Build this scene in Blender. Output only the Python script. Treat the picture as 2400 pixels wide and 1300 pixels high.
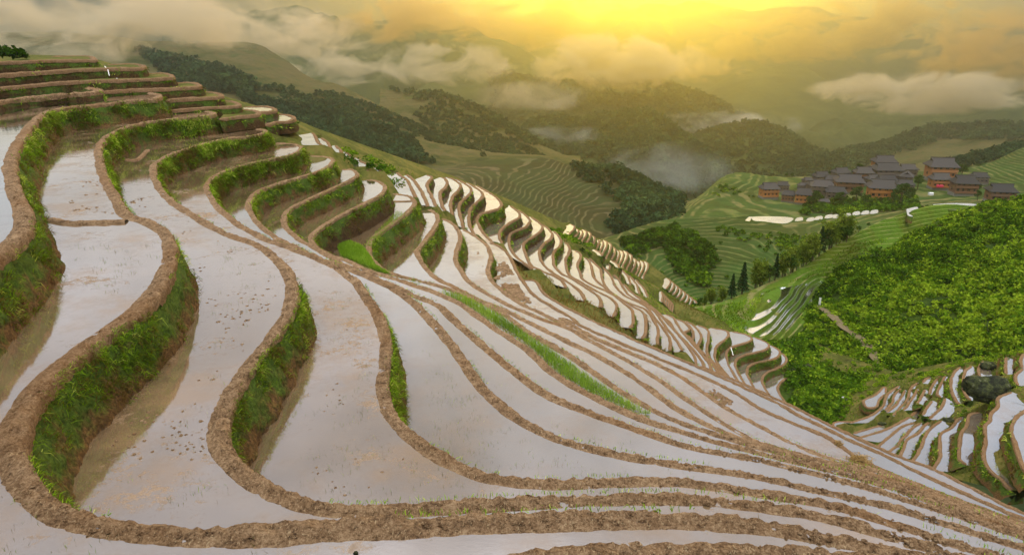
import bpy, math, random
import numpy as np
from mathutils import Vector, geometry

for _o in list(bpy.data.objects):
    bpy.data.objects.remove(_o)
SC = bpy.context.scene
COL = SC.collection
R = math.radians
rng = np.random.default_rng(7)
random.seed(7)

# ---------------------------------------------------------------- camera
FPX, CX, CY, HOR = 1700.0, 1200.0, 650.0, 60.0
PITCH = math.atan((CY - HOR) / FPX)
cam_d = bpy.data.cameras.new('camera')
cam = bpy.data.objects.new('camera', cam_d)
COL.objects.link(cam)
cam.location = (0, 0, 0)
cam.rotation_euler = (R(90) - PITCH, 0, 0)
cam_d.sensor_width = 36
cam_d.lens = FPX / 2400 * 36
cam_d.clip_start = 0.1
cam_d.clip_end = 20000
SC.camera = cam

# ---------------------------------------------------------------- sky, sun, exposure
SUN_AZ, SUN_EL = 9.0, 8.0          # degrees right of straight ahead, above the horizon
sun_dir = Vector((math.sin(R(SUN_AZ)) * math.cos(R(SUN_EL)), math.cos(R(SUN_AZ)) * math.cos(R(SUN_EL)), math.sin(R(SUN_EL))))
sd = bpy.data.lights.new('sun', 'SUN')
sd.energy = 2.2
sd.angle = R(11)
sd.color = (1.0, 0.54, 0.0)
sun = bpy.data.objects.new('sun', sd)
COL.objects.link(sun)
sun.rotation_euler = sun_dir.to_track_quat('Z', 'Y').to_euler()

world = bpy.data.worlds.new('World')
SC.world = world
world.use_nodes = True
wt = world.node_tree
wt.nodes.clear()
def wn(t, **k):
    n = wt.nodes.new(t)
    for a, b in k.items():
        setattr(n, a, b)
    return n
w_out = wn('ShaderNodeOutputWorld')
w_bg = wn('ShaderNodeBackground')
w_bg.inputs['Strength'].default_value = 0.1
w_sky = wn('ShaderNodeTexSky', sky_type='NISHITA', sun_disc=False, sun_elevation=R(SUN_EL), sun_rotation=R(SUN_AZ), dust_density=3.0)
w_tc = wn('ShaderNodeTexCoord')
w_sep = wn('ShaderNodeSeparateXYZ')
wt.links.new(w_tc.outputs['Generated'], w_sep.inputs[0])
# stretched cloud pattern on the sky's own directions
w_map = wn('ShaderNodeMapping')
w_map.inputs['Scale'].default_value = (1.0, 1.0, 2.6)
wt.links.new(w_tc.outputs['Generated'], w_map.inputs[0])
w_no = wn('ShaderNodeTexNoise')
w_no.inputs['Scale'].default_value = 3.2
w_no.inputs['Detail'].default_value = 7
w_no.inputs['Roughness'].default_value = 0.55
w_no.inputs['Distortion'].default_value = 0.4
wt.links.new(w_map.outputs[0], w_no.inputs['Vector'])
def w_math(op, a, b=None, clamp=False):
    n = wn('ShaderNodeMath', operation=op, use_clamp=clamp)
    for i, v in enumerate((a, b)):
        if v is None:
            continue
        if isinstance(v, (int, float)):
            n.inputs[i].default_value = v
        else:
            wt.links.new(v, n.inputs[i])
    return n.outputs[0]
w_ramp = wn('ShaderNodeValToRGB')
cr = w_ramp.color_ramp
SKY = [(0.0, (0.36, 0.24, 0.05)), (0.06, (0.62, 0.54, 0.42)), (0.14, (0.82, 0.83, 0.86)), (0.30, (0.66, 0.68, 0.74)),
       (0.48, (0.47, 0.49, 0.56)), (0.62, (0.55, 0.58, 0.66)), (0.78, (2.3, 2.33, 2.38)), (1.0, (3.0, 3.02, 3.06))]
cr.elements[0].position, cr.elements[0].color = SKY[0][0], (*SKY[0][1], 1)
cr.elements[1].position, cr.elements[1].color = SKY[-1][0], (*SKY[-1][1], 1)
for p_, c_ in SKY[1:-1]:
    e_ = cr.elements.new(p_)
    e_.color = (*c_, 1)
wt.links.new(w_sep.outputs['Z'], w_ramp.inputs[0])
cl = w_math('ADD', w_math('MULTIPLY', w_no.outputs[0], 2.2), -0.12)      # 0.5 .. 1.5
def w_vmul(col, fac):
    n = wn('ShaderNodeVectorMath', operation='SCALE')
    wt.links.new(col, n.inputs[0])
    if isinstance(fac, (int, float)):
        n.inputs['Scale'].default_value = fac
    else:
        wt.links.new(fac, n.inputs['Scale'])
    return n.outputs[0]
behind = w_math('ADD', 1.0, w_math('MULTIPLY', w_math('MAXIMUM', w_math('MULTIPLY', w_sep.outputs['Y'], -1.0), 0.0), 1.3))  # added fill: sky raised behind the camera to brighten the banks facing it
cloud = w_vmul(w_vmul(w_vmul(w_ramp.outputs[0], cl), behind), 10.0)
# golden glow of the hidden sun behind the cloud, low on the horizon
w_dot = wn('ShaderNodeVectorMath', operation='DOT_PRODUCT')
wt.links.new(w_tc.outputs['Generated'], w_dot.inputs[0])
g_dir = Vector((math.sin(R(SUN_AZ)) * math.cos(R(5)), math.cos(R(SUN_AZ)) * math.cos(R(5)), math.sin(R(5))))
w_dot.inputs[1].default_value = g_dir
glow = w_math('POWER', w_math('MAXIMUM', w_dot.outputs['Value'], 0.0), 6.0)
low = w_math('SUBTRACT', 1.0, w_math('MULTIPLY', w_math('ABSOLUTE', w_math('SUBTRACT', w_sep.outputs['Z'], 0.04)), 8.5), clamp=True)
glow = w_math('MULTIPLY', glow, low)
w_gold = wn('ShaderNodeRGB')
w_gold.outputs[0].default_value = (1.0, 0.58, 0.0, 1)
gold = w_vmul(w_gold.outputs[0], w_math('MULTIPLY', w_math('MULTIPLY', glow, cl), 48.0))
w_add = wn('ShaderNodeVectorMath', operation='ADD')
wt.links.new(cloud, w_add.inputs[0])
wt.links.new(gold, w_add.inputs[1])
w_mix = wn('ShaderNodeMix', data_type='RGBA')
w_mix.inputs[0].default_value = 0.93
wt.links.new(w_sky.outputs[0], w_mix.inputs[6])
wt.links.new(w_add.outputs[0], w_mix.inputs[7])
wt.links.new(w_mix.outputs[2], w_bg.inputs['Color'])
wt.links.new(w_bg.outputs[0], w_out.inputs[0])

SC.view_settings.view_transform = 'Standard'
SC.view_settings.look = 'None'
SC.view_settings.exposure = 0.18
SC.view_settings.gamma = 1.0
SC.cycles.use_denoising = True
SC.cycles.max_bounces = 6
SC.cycles.diffuse_bounces = 2
SC.cycles.glossy_bounces = 2
SC.cycles.transparent_max_bounces = 12
SC.cycles.volume_bounces = 2
SC.cycles.volume_step_rate = 0.6
SC.cycles.volume_max_steps = 96
SC.cycles.caustics_reflective = False
SC.cycles.caustics_refractive = False

# ---------------------------------------------------------------- picture geometry helpers
FWD = np.array([0, math.cos(PITCH), -math.sin(PITCH)])
UP = np.array([0, math.sin(PITCH), math.cos(PITCH)])
RIGHT = np.array([1.0, 0, 0])
def ray(p):
    p = np.asarray(p, float)
    return FWD + ((p[..., 0:1] - CX) / FPX) * RIGHT + ((CY - p[..., 1:2]) / FPX) * UP
def at_z(p, z):                     # the point of the level z seen at a pixel
    d = ray(p)
    return d * (z / d[..., 2:3])
def at_d(p, dist):                  # the point at a given depth seen at a pixel
    return ray(p) * np.asarray(dist, float)[..., None]
def proj(P):
    P = np.asarray(P, float)
    dd = P @ FWD
    return np.stack([CX + FPX * (P @ RIGHT) / dd, CY - FPX * (P @ UP) / dd], -1), dd
def z_of(py, dist):
    return float(at_d(np.array([1200.0, py]), np.array(dist))[2])

# ---------------------------------------------------------------- noise
def _hash(ix, iy, iz):
    h = (ix.astype(np.int64) * 374761393 + iy.astype(np.int64) * 668265263 + iz.astype(np.int64) * 1442695041) & 0xFFFFFFFF
    h = ((h ^ (h >> 13)) * 1274126177) & 0xFFFFFFFF
    h = (h ^ (h >> 16)) & 0xFFFFFF
    return h / float(0xFFFFFF)
def vnoise(P):
    P = np.asarray(P, float)
    i = np.floor(P)
    f = P - i
    f = f * f * (3 - 2 * f)
    i = i.astype(np.int64)
    r = 0
    for dx in (0, 1):
        for dy in (0, 1):
            for dz in (0, 1):
                w = (f[..., 0] if dx else 1 - f[..., 0]) * (f[..., 1] if dy else 1 - f[..., 1]) * (f[..., 2] if dz else 1 - f[..., 2])
                r = r + w * _hash(i[..., 0] + dx, i[..., 1] + dy, i[..., 2] + dz)
    return r * 2 - 1
def fbm(P, octv=4, gain=0.5):
    P = np.asarray(P, float)
    a, s, r = 1.0, 0.0, 0
    for k in range(octv):
        r = r + a * vnoise(P * 2 ** k + 17.3 * k)
        s += a
        a *= gain
    return r / s

# ---------------------------------------------------------------- objects
def link_mesh(name, V, F, mat, parent=None, attr=None, smooth=True, mats=None, midx=None):
    """V (n,3) in world space, F list of (k,3) / (k,4) arrays."""
    me = bpy.data.meshes.new(name)
    V = np.asarray(V, float)
    if parent is not None:
        V = V - np.array(parent.location)
    if not isinstance(F, list):
        F = [F]
    F = [np.asarray(f, np.int32) for f in F if len(f)]
    sizes = np.concatenate([np.full(len(f), f.shape[1], np.int32) for f in F])
    flat = np.concatenate([f.ravel() for f in F])
    me.vertices.add(len(V))
    me.vertices.foreach_set('co', V.astype(np.float32).ravel())
    me.loops.add(len(flat))
    me.loops.foreach_set('vertex_index', flat)
    me.polygons.add(len(sizes))
    starts = np.concatenate([[0], np.cumsum(sizes)[:-1]]).astype(np.int32)
    me.polygons.foreach_set('loop_start', starts)
    me.polygons.foreach_set('loop_total', sizes)
    me.polygons.foreach_set('use_smooth', np.full(len(sizes), smooth, bool))
    for m in (mats or [mat]):
        me.materials.append(m)
    if midx is not None:
        me.polygons.foreach_set('material_index', np.asarray(midx, np.int32))
    me.update(calc_edges=True)
    me.validate()
    for k, v in (attr or {}).items():
        a = me.attributes.new(k, 'FLOAT', 'POINT')
        a.data.foreach_set('value', np.asarray(v, np.float32))
    o = bpy.data.objects.new(name, me)
    COL.objects.link(o)
    if parent is not None:
        o.parent = parent
    return o
def tag(o, label=None, cat=None, group=None, kind=None):
    if label: o['label'] = label
    if cat: o['category'] = cat
    if group: o['group'] = group
    if kind: o['kind'] = kind
    return o
def empty(name, loc):
    o = bpy.data.objects.new(name, None)
    o.empty_display_size = 0.3
    COL.objects.link(o)
    o.location = [float(v) for v in loc]
    return o
def copy_tree(o, parent=None):
    c = o.copy()
    COL.objects.link(c)
    c.parent = parent
    for ch in list(o.children):
        copy_tree(ch, c)
    return c
class MB:
    """Collects quads, boxes, tubes for one mesh."""
    def __init__(s):
        s.V, s.Q, s.T, s.n, s.tint = [], [], [], 0, []
    def add(s, V, Q=None, T=None, tint=0.5):
        V = np.asarray(V, float).reshape(-1, 3)
        s.V.append(V)
        s.tint.append(np.full(len(V), tint) if np.isscalar(tint) else np.asarray(tint, float))
        if Q is not None and len(Q): s.Q.append(np.asarray(Q, np.int64) + s.n)
        if T is not None and len(T): s.T.append(np.asarray(T, np.int64) + s.n)
        s.n += len(V)
    def box(s, x0, x1, y0, y1, z0, z1, tint=0.5):
        V = [(x, y, z) for z in (z0, z1) for y in (y0, y1) for x in (x0, x1)]
        s.add(V, Q=[(0, 2, 3, 1), (4, 5, 7, 6), (0, 1, 5, 4), (2, 6, 7, 3), (0, 4, 6, 2), (1, 3, 7, 5)], tint=tint)
    def tube(s, pts, rad, k=7, tint=0.5):
        pts = np.asarray(pts, float)
        rad = np.broadcast_to(np.asarray(rad, float), (len(pts),))
        t = np.gradient(pts, axis=0)
        t /= np.linalg.norm(t, axis=1, keepdims=True) + 1e-9
        a = np.cross(t, [0.31, 0.2, 0.93]); 
        a /= np.linalg.norm(a, axis=1, keepdims=True) + 1e-9
        b = np.cross(t, a)
        th = np.linspace(0, 2 * math.pi, k, endpoint=False)
        V = pts[:, None] + rad[:, None, None] * (np.cos(th)[None, :, None] * a[:, None] + np.sin(th)[None, :, None] * b[:, None])
        n = len(pts)
        i, j = np.meshgrid(np.arange(n - 1), np.arange(k), indexing='ij')
        Q = np.stack([i * k + j, i * k + (j + 1) % k, (i + 1) * k + (j + 1) % k, (i + 1) * k + j], -1).reshape(-1, 4)
        s.add(V.reshape(-1, 3), Q=Q, tint=tint)
    def build(s, name, mat, parent=None, smooth=False):
        F = []
        if s.Q: F.append(np.concatenate(s.Q))
        if s.T: F.append(np.concatenate(s.T))
        V = np.concatenate(s.V)
        if parent is not None:
            V = V + np.array(parent.location)        # parts are built in the thing's own space
        return link_mesh(name, V, F, mat, parent, attr={'tint': np.concatenate(s.tint)}, smooth=smooth)
def grid_quads(n, m, off=0):
    i, j = np.meshgrid(np.arange(n - 1), np.arange(m - 1), indexing='ij')
    return np.stack([i * m + j, i * m + j + 1, (i + 1) * m + j + 1, (i + 1) * m + j], -1).reshape(-1, 4) + off

# ---------------------------------------------------------------- materials
def new_mat(name):
    m = bpy.data.materials.new(name)
    m.use_nodes = True
    nt = m.node_tree
    nt.nodes.clear()
    return m, nt
class NT:
    def __init__(s, name):
        s.m, s.t = new_mat(name)
        s.out = s.n('ShaderNodeOutputMaterial')
        s.geo = s.n('ShaderNodeNewGeometry')
    def n(s, t, **k):
        x = s.t.nodes.new(t)
        for a, b in k.items(): setattr(x, a, b)
        return x
    def l(s, a, b): s.t.links.new(a, b)
    def put(s, sock, v):
        if isinstance(v, (int, float)): sock.default_value = v
        elif isinstance(v, tuple): sock.default_value = (*v, 1) if len(v) == 3 and sock.type == 'RGBA' else v
        else: s.l(v, sock)
    def noise(s, scale, detail=4, rough=0.55, vec=None, dist=0.0, stretch=None):
        v = vec or s.geo.outputs['Position']
        if stretch:
            mp = s.n('ShaderNodeMapping')
            mp.inputs['Scale'].default_value = stretch
            s.l(v, mp.inputs[0])
            v = mp.outputs[0]
        x = s.n('ShaderNodeTexNoise')
        x.inputs['Scale'].default_value = scale
        x.inputs['Detail'].default_value = detail
        x.inputs['Roughness'].default_value = rough
        x.inputs['Distortion'].default_value = dist
        s.l(v, x.inputs['Vector'])
        return x.outputs[0]
    def ramp(s, fac, stops):
        x = s.n('ShaderNodeValToRGB')
        e = x.color_ramp.elements
        e[0].position, e[0].color = stops[0][0], (*stops[0][1], 1)
        e[1].position, e[1].color = stops[-1][0], (*stops[-1][1], 1)
        for p, c in stops[1:-1]:
            q = e.new(p); q.color = (*c, 1)
        s.l(fac, x.inputs[0])
        return x.outputs[0]
    def step(s, fac, a, b):
        x = s.n('ShaderNodeMapRange')
        x.interpolation_type = 'SMOOTHSTEP'
        s.l(fac, x.inputs[0])
        x.inputs[1].default_value, x.inputs[2].default_value = a, b
        return x.outputs[0]
    def math(s, op, a, b=0.0, clamp=False):
        x = s.n('ShaderNodeMath', operation=op, use_clamp=clamp)
        s.put(x.inputs[0], a); s.put(x.inputs[1], b)
        return x.outputs[0]
    def mix(s, f, a, b):
        x = s.n('ShaderNodeMix', data_type='RGBA')
        s.put(x.inputs[0], f); s.put(x.inputs[6], a); s.put(x.inputs[7], b)
        return x.outputs[2]
    def attr(s, name):
        x = s.n('ShaderNodeAttribute', attribute_name=name)
        return x.outputs['Fac']
    def bump(s, h, strength, dist):
        x = s.n('ShaderNodeBump')
        x.inputs['Strength'].default_value = strength
        x.inputs['Distance'].default_value = dist
        s.l(h, x.inputs['Height'])
        return x.outputs[0]
    def bsdf(s, col, rough=0.9, nrm=None, spec=0.3, trans=None):
        b = s.n('ShaderNodeBsdfPrincipled')
        s.put(b.inputs['Base Color'], col)
        s.put(b.inputs['Roughness'], rough)
        b.inputs['Specular IOR Level'].default_value = spec
        if nrm is not None: s.l(nrm, b.inputs['Normal'])
        return b.outputs[0]
    def done(s, sh):
        s.l(sh, s.out.inputs['Surface'])
        return s.m

def mud_mat(name, dark, mid, pale, warm=0.35):
    t = NT(name)
    a = t.noise(2.6, 8, 0.72)
    b = t.noise(15.0, 6, 0.72)
    b2 = t.noise(38.0, 4, 0.7)
    c = t.noise(0.25, 3)
    straw = t.step(t.noise(26.0, 3, 0.6, stretch=(1.0, 0.3, 1.0), dist=1.8), 0.58, 0.66)
    m = t.math('ADD', t.math('MULTIPLY', a, 0.35), t.math('ADD', t.math('MULTIPLY', b, 0.4), t.math('MULTIPLY', b2, 0.25)))
    col = t.ramp(m, [(0.41, dark), (0.49, mid), (0.60, pale)])
    col = t.mix(t.math('MULTIPLY', straw, 0.75), col, (0.56, 0.40, 0.22))
    col = t.mix(t.math('MULTIPLY', t.step(c, 0.5, 0.7), warm), col, (0.22, 0.095, 0.025))
    h = t.math('ADD', a, t.math('ADD', t.math('MULTIPLY', b, 0.6), t.math('MULTIPLY', b2, 0.35)))
    return t.done(t.bsdf(col, 0.92, t.bump(h, 1.0, 0.14), 0.2))
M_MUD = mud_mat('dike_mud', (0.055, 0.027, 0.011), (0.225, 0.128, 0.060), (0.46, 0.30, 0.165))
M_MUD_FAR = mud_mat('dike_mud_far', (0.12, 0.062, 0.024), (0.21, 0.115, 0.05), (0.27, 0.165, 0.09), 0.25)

def bank_mat(name, green, k=1.0):
    t = NT(name)
    a = t.noise(1.1, 6, 0.65)
    b = t.noise(9.0, 6, 0.7)
    hgt = t.attr('tint')                       # 0 at the foot of the bank, 1 at its top
    soil = t.ramp(b, [(0.3, tuple(k * c for c in (0.026, 0.013, 0.005))), (0.50, tuple(k * c for c in (0.125, 0.064, 0.021))), (0.70, tuple(k * c for c in (0.26, 0.135, 0.045)))])
    moss = t.ramp(b, [(0.3, (0.022, 0.034, 0.005)), (0.52, (0.07, 0.115, 0.012)), (0.72, (0.15, 0.21, 0.025))])
    g = t.step(t.math('ADD', t.math('MULTIPLY', a, 0.9), t.math('MULTIPLY', hgt, 0.35)), 0.62 - green * 0.3, 0.82 - green * 0.3)
    col = t.mix(g, soil, moss)
    return t.done(t.bsdf(col, 0.95, t.bump(t.math('ADD', a, b), 1.0, 0.12), 0.15))
M_BANK = bank_mat('grassy_bank', 0.5)
M_BANK_FAR = bank_mat('far_bank', 0.5)
M_BANK_DRY = bank_mat('dry_bank', 0.15, 0.5)

def leaf_mat(name, stops, trans=0.35, rough=0.6):
    t = NT(name)
    col = t.ramp(t.attr('tint'), stops)
    d = t.n('ShaderNodeBsdfDiffuse')
    t.l(col, d.inputs[0])
    tr = t.n('ShaderNodeBsdfTranslucent')
    t.l(col, tr.inputs[0])
    mx = t.n('ShaderNodeMixShader')
    mx.inputs[0].default_value = trans
    t.l(d.outputs[0], mx.inputs[1]); t.l(tr.outputs[0], mx.inputs[2])
    return t.done(mx.outputs[0])
M_GRASS = leaf_mat('grass_blades', [(0.0, (0.15, 0.085, 0.025)), (0.18, (0.11, 0.085, 0.012)), (0.34, (0.085, 0.12, 0.007)), (0.55, (0.13, 0.23, 0.008)), (0.8, (0.24, 0.40, 0.012)), (1.0, (0.52, 0.56, 0.09))])
M_DRYGRASS = leaf_mat('dry_grass_blades', [(0.0, (0.10, 0.05, 0.015)), (0.35, (0.22, 0.12, 0.03)), (0.6, (0.14, 0.13, 0.015)), (1.0, (0.30, 0.26, 0.06))])
M_RICE = leaf_mat('rice_blades', [(0.0, (0.11, 0.20, 0.012)), (0.5, (0.20, 0.36, 0.018)), (1.0, (0.40, 0.54, 0.07))], 0.45)
M_SHRUB = leaf_mat('shrub_leaves', [(0.0, (0.014, 0.035, 0.003)), (0.35, (0.042, 0.10, 0.005)), (0.65, (0.105, 0.20, 0.007)), (1.0, (0.27, 0.37, 0.02))], 0.3)
M_CEDAR = leaf_mat('conifer_needles', [(0.0, (0.008, 0.022, 0.008)), (0.5, (0.018, 0.05, 0.014)), (1.0, (0.045, 0.10, 0.022))], 0.15)
M_BAMBOO = leaf_mat('bamboo_leaves', [(0.0, (0.05, 0.085, 0.008)), (0.5, (0.12, 0.18, 0.015)), (1.0, (0.24, 0.28, 0.035))], 0.35)
M_BROAD = leaf_mat('broadleaf_leaves', [(0.0, (0.014, 0.035, 0.006)), (0.5, (0.04, 0.09, 0.012)), (1.0, (0.10, 0.18, 0.02))], 0.25)
M_FOREST = leaf_mat('forest_leaves', [(0.0, (0.010, 0.028, 0.013)), (0.5, (0.028, 0.064, 0.026)), (1.0, (0.075, 0.13, 0.04))], 0.2)

def water_mat(name, murk, gloss, mudamt, mud=(0.30, 0.19, 0.10), tone=(0.98, 0.96, 0.98)):
    t = NT(name)
    big = t.noise(0.35, 5, 0.6, dist=0.2)
    fine = t.noise(3.4, 9, 0.75, dist=0.15)
    pat = t.step(t.math('ADD', t.math('MULTIPLY', big, 0.5), t.math('MULTIPLY', fine, 0.5)), 0.64 - mudamt * 0.22, 0.70 - mudamt * 0.18)
    col = t.mix(t.noise(0.9, 5), tuple(c * 0.75 for c in murk), tuple(min(1, c * 1.3) for c in murk))
    col = t.mix(pat, col, t.mix(t.step(fine, 0.4, 0.7), mud, tuple(c * 0.55 for c in mud)))
    shal = t.step(t.noise(0.30, 8, 0.68, vec=None), 0.47, 0.64)
    col = t.mix(t.math('MULTIPLY', shal, 0.6), col, (0.26, 0.16, 0.08))
    rip = t.bump(t.noise(7.0, 4, 0.6, stretch=(1, 1.6, 1)), 0.05, 0.012)
    d = t.n('ShaderNodeBsdfDiffuse')
    t.l(col, d.inputs[0])
    g = t.n('ShaderNodeBsdfGlossy')
    g.inputs['Color'].default_value = (*tone, 1)
    t.put(g.inputs['Roughness'], t.math('ADD', t.math('MULTIPLY', pat, 0.25), 0.04))
    t.l(rip, g.inputs['Normal'])
    fr = t.n('ShaderNodeFresnel')
    fr.inputs['IOR'].default_value = 1.7
    fac = t.math('ADD', t.math('MULTIPLY', fr.outputs[0], 0.9), gloss, clamp=True)
    fac = t.math('MULTIPLY', fac, t.math('SUBTRACT', 1.0, t.math('MULTIPLY', pat, 0.75)))
    fac = t.math('MULTIPLY', fac, t.math('SUBTRACT', 1.0, t.math('MULTIPLY', shal, 0.34 if mudamt else 0.12)))
    mx = t.n('ShaderNodeMixShader')
    t.l(fac, mx.inputs[0]); t.l(d.outputs[0], mx.inputs[1]); t.l(g.outputs[0], mx.inputs[2])
    return t.done(mx.outputs[0])
M_WATER = water_mat('paddy_water', (0.19, 0.125, 0.06), 0.45, 0.0, tone=(0.90, 0.94, 1.0))
M_WATER_MUD = water_mat('muddy_paddy_water', (0.19, 0.125, 0.065), 0.40, 0.42)
M_WATER_FAR = water_mat('far_paddy_water', (0.22, 0.17, 0.12), 0.46, 0.0, tone=(0.82, 0.90, 1.0))
M_WATER_CLOD = water_mat('cloddy_paddy_water', (0.24, 0.16, 0.09), 0.5, 0.25, tone=(0.86, 0.92, 1.0))

def ground_mat(name, cols, scale, bumpd=0.4, bump_s=0.6):
    t = NT(name)
    a = t.noise(scale, 7, 0.65)
    b = t.noise(scale * 7.3, 6, 0.7)
    col = t.ramp(t.math('ADD', t.math('MULTIPLY', a, 0.6), t.math('MULTIPLY', b, 0.4)), cols)
    return t.done(t.bsdf(col, 0.95, t.bump(t.math('ADD', a, b), bump_s, bumpd), 0.1))
M_GROUND = ground_mat('hillside_ground', [(0.34, (0.035, 0.028, 0.008)), (0.48, (0.075, 0.085, 0.012)), (0.58, (0.15, 0.12, 0.03)), (0.68, (0.10, 0.15, 0.015))], 0.25)
M_BUSHGROUND = ground_mat('bush_hill_ground', [(0.35, (0.012, 0.022, 0.003)), (0.5, (0.03, 0.055, 0.005)), (0.65, (0.08, 0.11, 0.010))], 0.12)
M_FARGROUND = ground_mat('mountain_ground', [(0.36, (0.022, 0.035, 0.010)), (0.5, (0.05, 0.07, 0.018)), (0.64, (0.10, 0.11, 0.035))], 0.012, 6.0)
M_SLOPE = ground_mat('bare_slope_ground', [(0.38, (0.016, 0.026, 0.006)), (0.46, (0.055, 0.06, 0.014)), (0.54, (0.105, 0.08, 0.03)), (0.60, (0.05, 0.065, 0.016)), (0.68, (0.085, 0.10, 0.025))], 0.014, 3.0)

def terr_mat(name, tread, riser, patch, pscale=0.02):
    """fields cut into steps: 'tint' is 1 on the flat tread, 0 on the riser, 'wet' marks flooded treads"""
    t = NT(name)
    n = t.noise(pscale, 4, 0.6)
    f = t.noise(pscale * 22, 6, 0.7)
    tr = t.mix(t.step(n, 0.46, 0.58), tread, patch)
    tr = t.mix(t.step(f, 0.3, 0.7), tuple(c * 0.7 for c in tread), tr)
    big_ = t.step(t.noise(pscale * 1.7, 5, 0.65), 0.42, 0.6)
    riser2 = (riser[0] * 1.2, riser[1] * 0.9, riser[2] * 0.9)
    ri0 = t.mix(f, tuple(c * 0.35 for c in riser2), tuple(min(1, c * 1.3) for c in riser2))
    ri = t.mix(f, tuple(c * 0.45 for c in riser), tuple(min(1, c * 1.5) for c in riser))
    ri = t.mix(big_, ri, ri0)
    brk = t.step(t.noise(pscale * 7, 5, 0.6), 0.36, 0.56)
    col = t.mix(t.math('MULTIPLY', t.attr('tint'), brk), ri, tr)
    base = t.bsdf(col, 0.95, t.bump(f, 0.6, 0.4), 0.1)
    g = t.n('ShaderNodeBsdfGlossy')
    g.inputs['Color'].default_value = (0.95, 0.95, 0.97, 1)
    g.inputs['Roughness'].default_value = 0.12
    mx = t.n('ShaderNodeMixShader')
    t.l(t.math('MULTIPLY', t.attr('wet'), 0.92), mx.inputs[0]); t.l(base, mx.inputs[1]); t.l(g.outputs[0], mx.inputs[2])
    return t.done(mx.outputs[0])
M_TERR_BROWN = terr_mat('brown_stepped_fields', (0.13, 0.10, 0.045), (0.036, 0.046, 0.012), (0.085, 0.10, 0.03))
M_TERR_GREEN = terr_mat('green_stepped_fields', (0.17, 0.15, 0.05), (0.040, 0.075, 0.012), (0.11, 0.15, 0.03))
M_TERR_LIME = terr_mat('lime_stepped_fields', (0.22, 0.20, 0.07), (0.085, 0.15, 0.012), (0.16, 0.24, 0.02), 0.05)

def plain_mat(name, col, var=0.3, scale=3.0, rough=0.85, stretch=None, obvar=0.0):
    t = NT(name)
    a = t.noise(scale, 5, 0.65, stretch=stretch)
    oi = t.n('ShaderNodeObjectInfo')
    c = t.mix(a, tuple(x * (1 - var) for x in col), tuple(min(1, x * (1 + var)) for x in col))
    if obvar:
        c = t.mix(t.math('MULTIPLY', oi.outputs['Random'], obvar), c, tuple(x * 2.2 for x in (0.07, 0.06, 0.055)))
    return t.done(t.bsdf(c, rough, t.bump(a, 0.4, 0.05), 0.2))
M_BARK = plain_mat('bark', (0.09, 0.065, 0.04), 0.4, 6)
M_ROOF = plain_mat('roof_tiles', (0.034, 0.030, 0.030), 0.6, 2.5, 0.9, (6, 1, 1), .25)
M_WOOD_ORANGE = plain_mat('orange_timber', (0.46, 0.17, 0.045), 0.35, 2.0, 0.8, (1, 1, 5), .3)
M_WOOD_BROWN = plain_mat('brown_timber', (0.20, 0.095, 0.05), 0.4, 2.0, 0.8, (1, 1, 5), .3)
M_WOOD_GREY = plain_mat('weathered_timber', (0.17, 0.125, 0.10), 0.4, 2.0, 0.8, (1, 1, 5), .3)
M_STONE = plain_mat('stone_base', (0.24, 0.22, 0.19), 0.4, 2.0)
M_GLASS = plain_mat('dark_window', (0.02, 0.02, 0.025), 0.3, 1.0, 0.2)
M_WHITE = plain_mat('white_paint', (0.75, 0.73, 0.70), 0.1, 1.0)
M_RED = plain_mat('red_cloth', (0.62, 0.03, 0.09), 0.15, 1.0)
M_BLUE = plain_mat('blue_sheet', (0.06, 0.10, 0.30), 0.2, 1.0)
M_STRAW = plain_mat('straw', (0.34, 0.21, 0.07), 0.4, 20, 0.95)
M_PATH = plain_mat('trodden_path', (0.16, 0.12, 0.06), 0.4, 1.2)
def rock_mat():
    t = NT('mossy_rock')
    a = t.noise(1.5, 9, 0.75)
    c = t.ramp(a, [(0.36, (0.006, 0.007, 0.005)), (0.48, (0.028, 0.032, 0.014)), (0.57, (0.075, 0.085, 0.022)), (0.68, (0.24, 0.22, 0.17))])
    return t.done(t.bsdf(c, 0.9, t.bump(a, 1.0, 0.4), 0.2))
M_ROCK = rock_mat()
M_ROCK_PALE = plain_mat('pale_rock', (0.42, 0.41, 0.38), 0.4, 2.0)
M_FALLS = plain_mat('falling_water', (0.85, 0.80, 0.74), 0.15, 8.0, 0.3)
# ================================================================ terraces
def catmull(P, sub=14):
    P = np.asarray(P, float)
    if len(P) < 3:
        return np.linspace(P[0], P[-1], sub * 2)
    Q = np.vstack([2 * P[0] - P[1], P, 2 * P[-1] - P[-2]])
    out = []
    for i in range(1, len(Q) - 2):
        p0, p1, p2, p3 = Q[i - 1], Q[i], Q[i + 1], Q[i + 2]
        t0 = 0; t1 = t0 + max(np.linalg.norm(p1 - p0), 1e-3) ** .5
        t2 = t1 + max(np.linalg.norm(p2 - p1), 1e-3) ** .5
        t3 = t2 + max(np.linalg.norm(p3 - p2), 1e-3) ** .5
        t = np.linspace(t1, t2, sub, endpoint=False)[:, None]
        A1 = (t1 - t) / (t1 - t0) * p0 + (t - t0) / (t1 - t0) * p1
        A2 = (t2 - t) / (t2 - t1) * p1 + (t - t1) / (t2 - t1) * p2
        A3 = (t3 - t) / (t3 - t2) * p2 + (t - t2) / (t3 - t2) * p3
        B1 = (t2 - t) / (t2 - t0) * A1 + (t - t0) / (t2 - t0) * A2
        B2 = (t3 - t) / (t3 - t1) * A2 + (t - t1) / (t3 - t1) * A3
        out.append((t2 - t) / (t2 - t1) * B1 + (t - t1) / (t2 - t1) * B2)
    out.append(P[-1:])
    return np.vstack(out)
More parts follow.
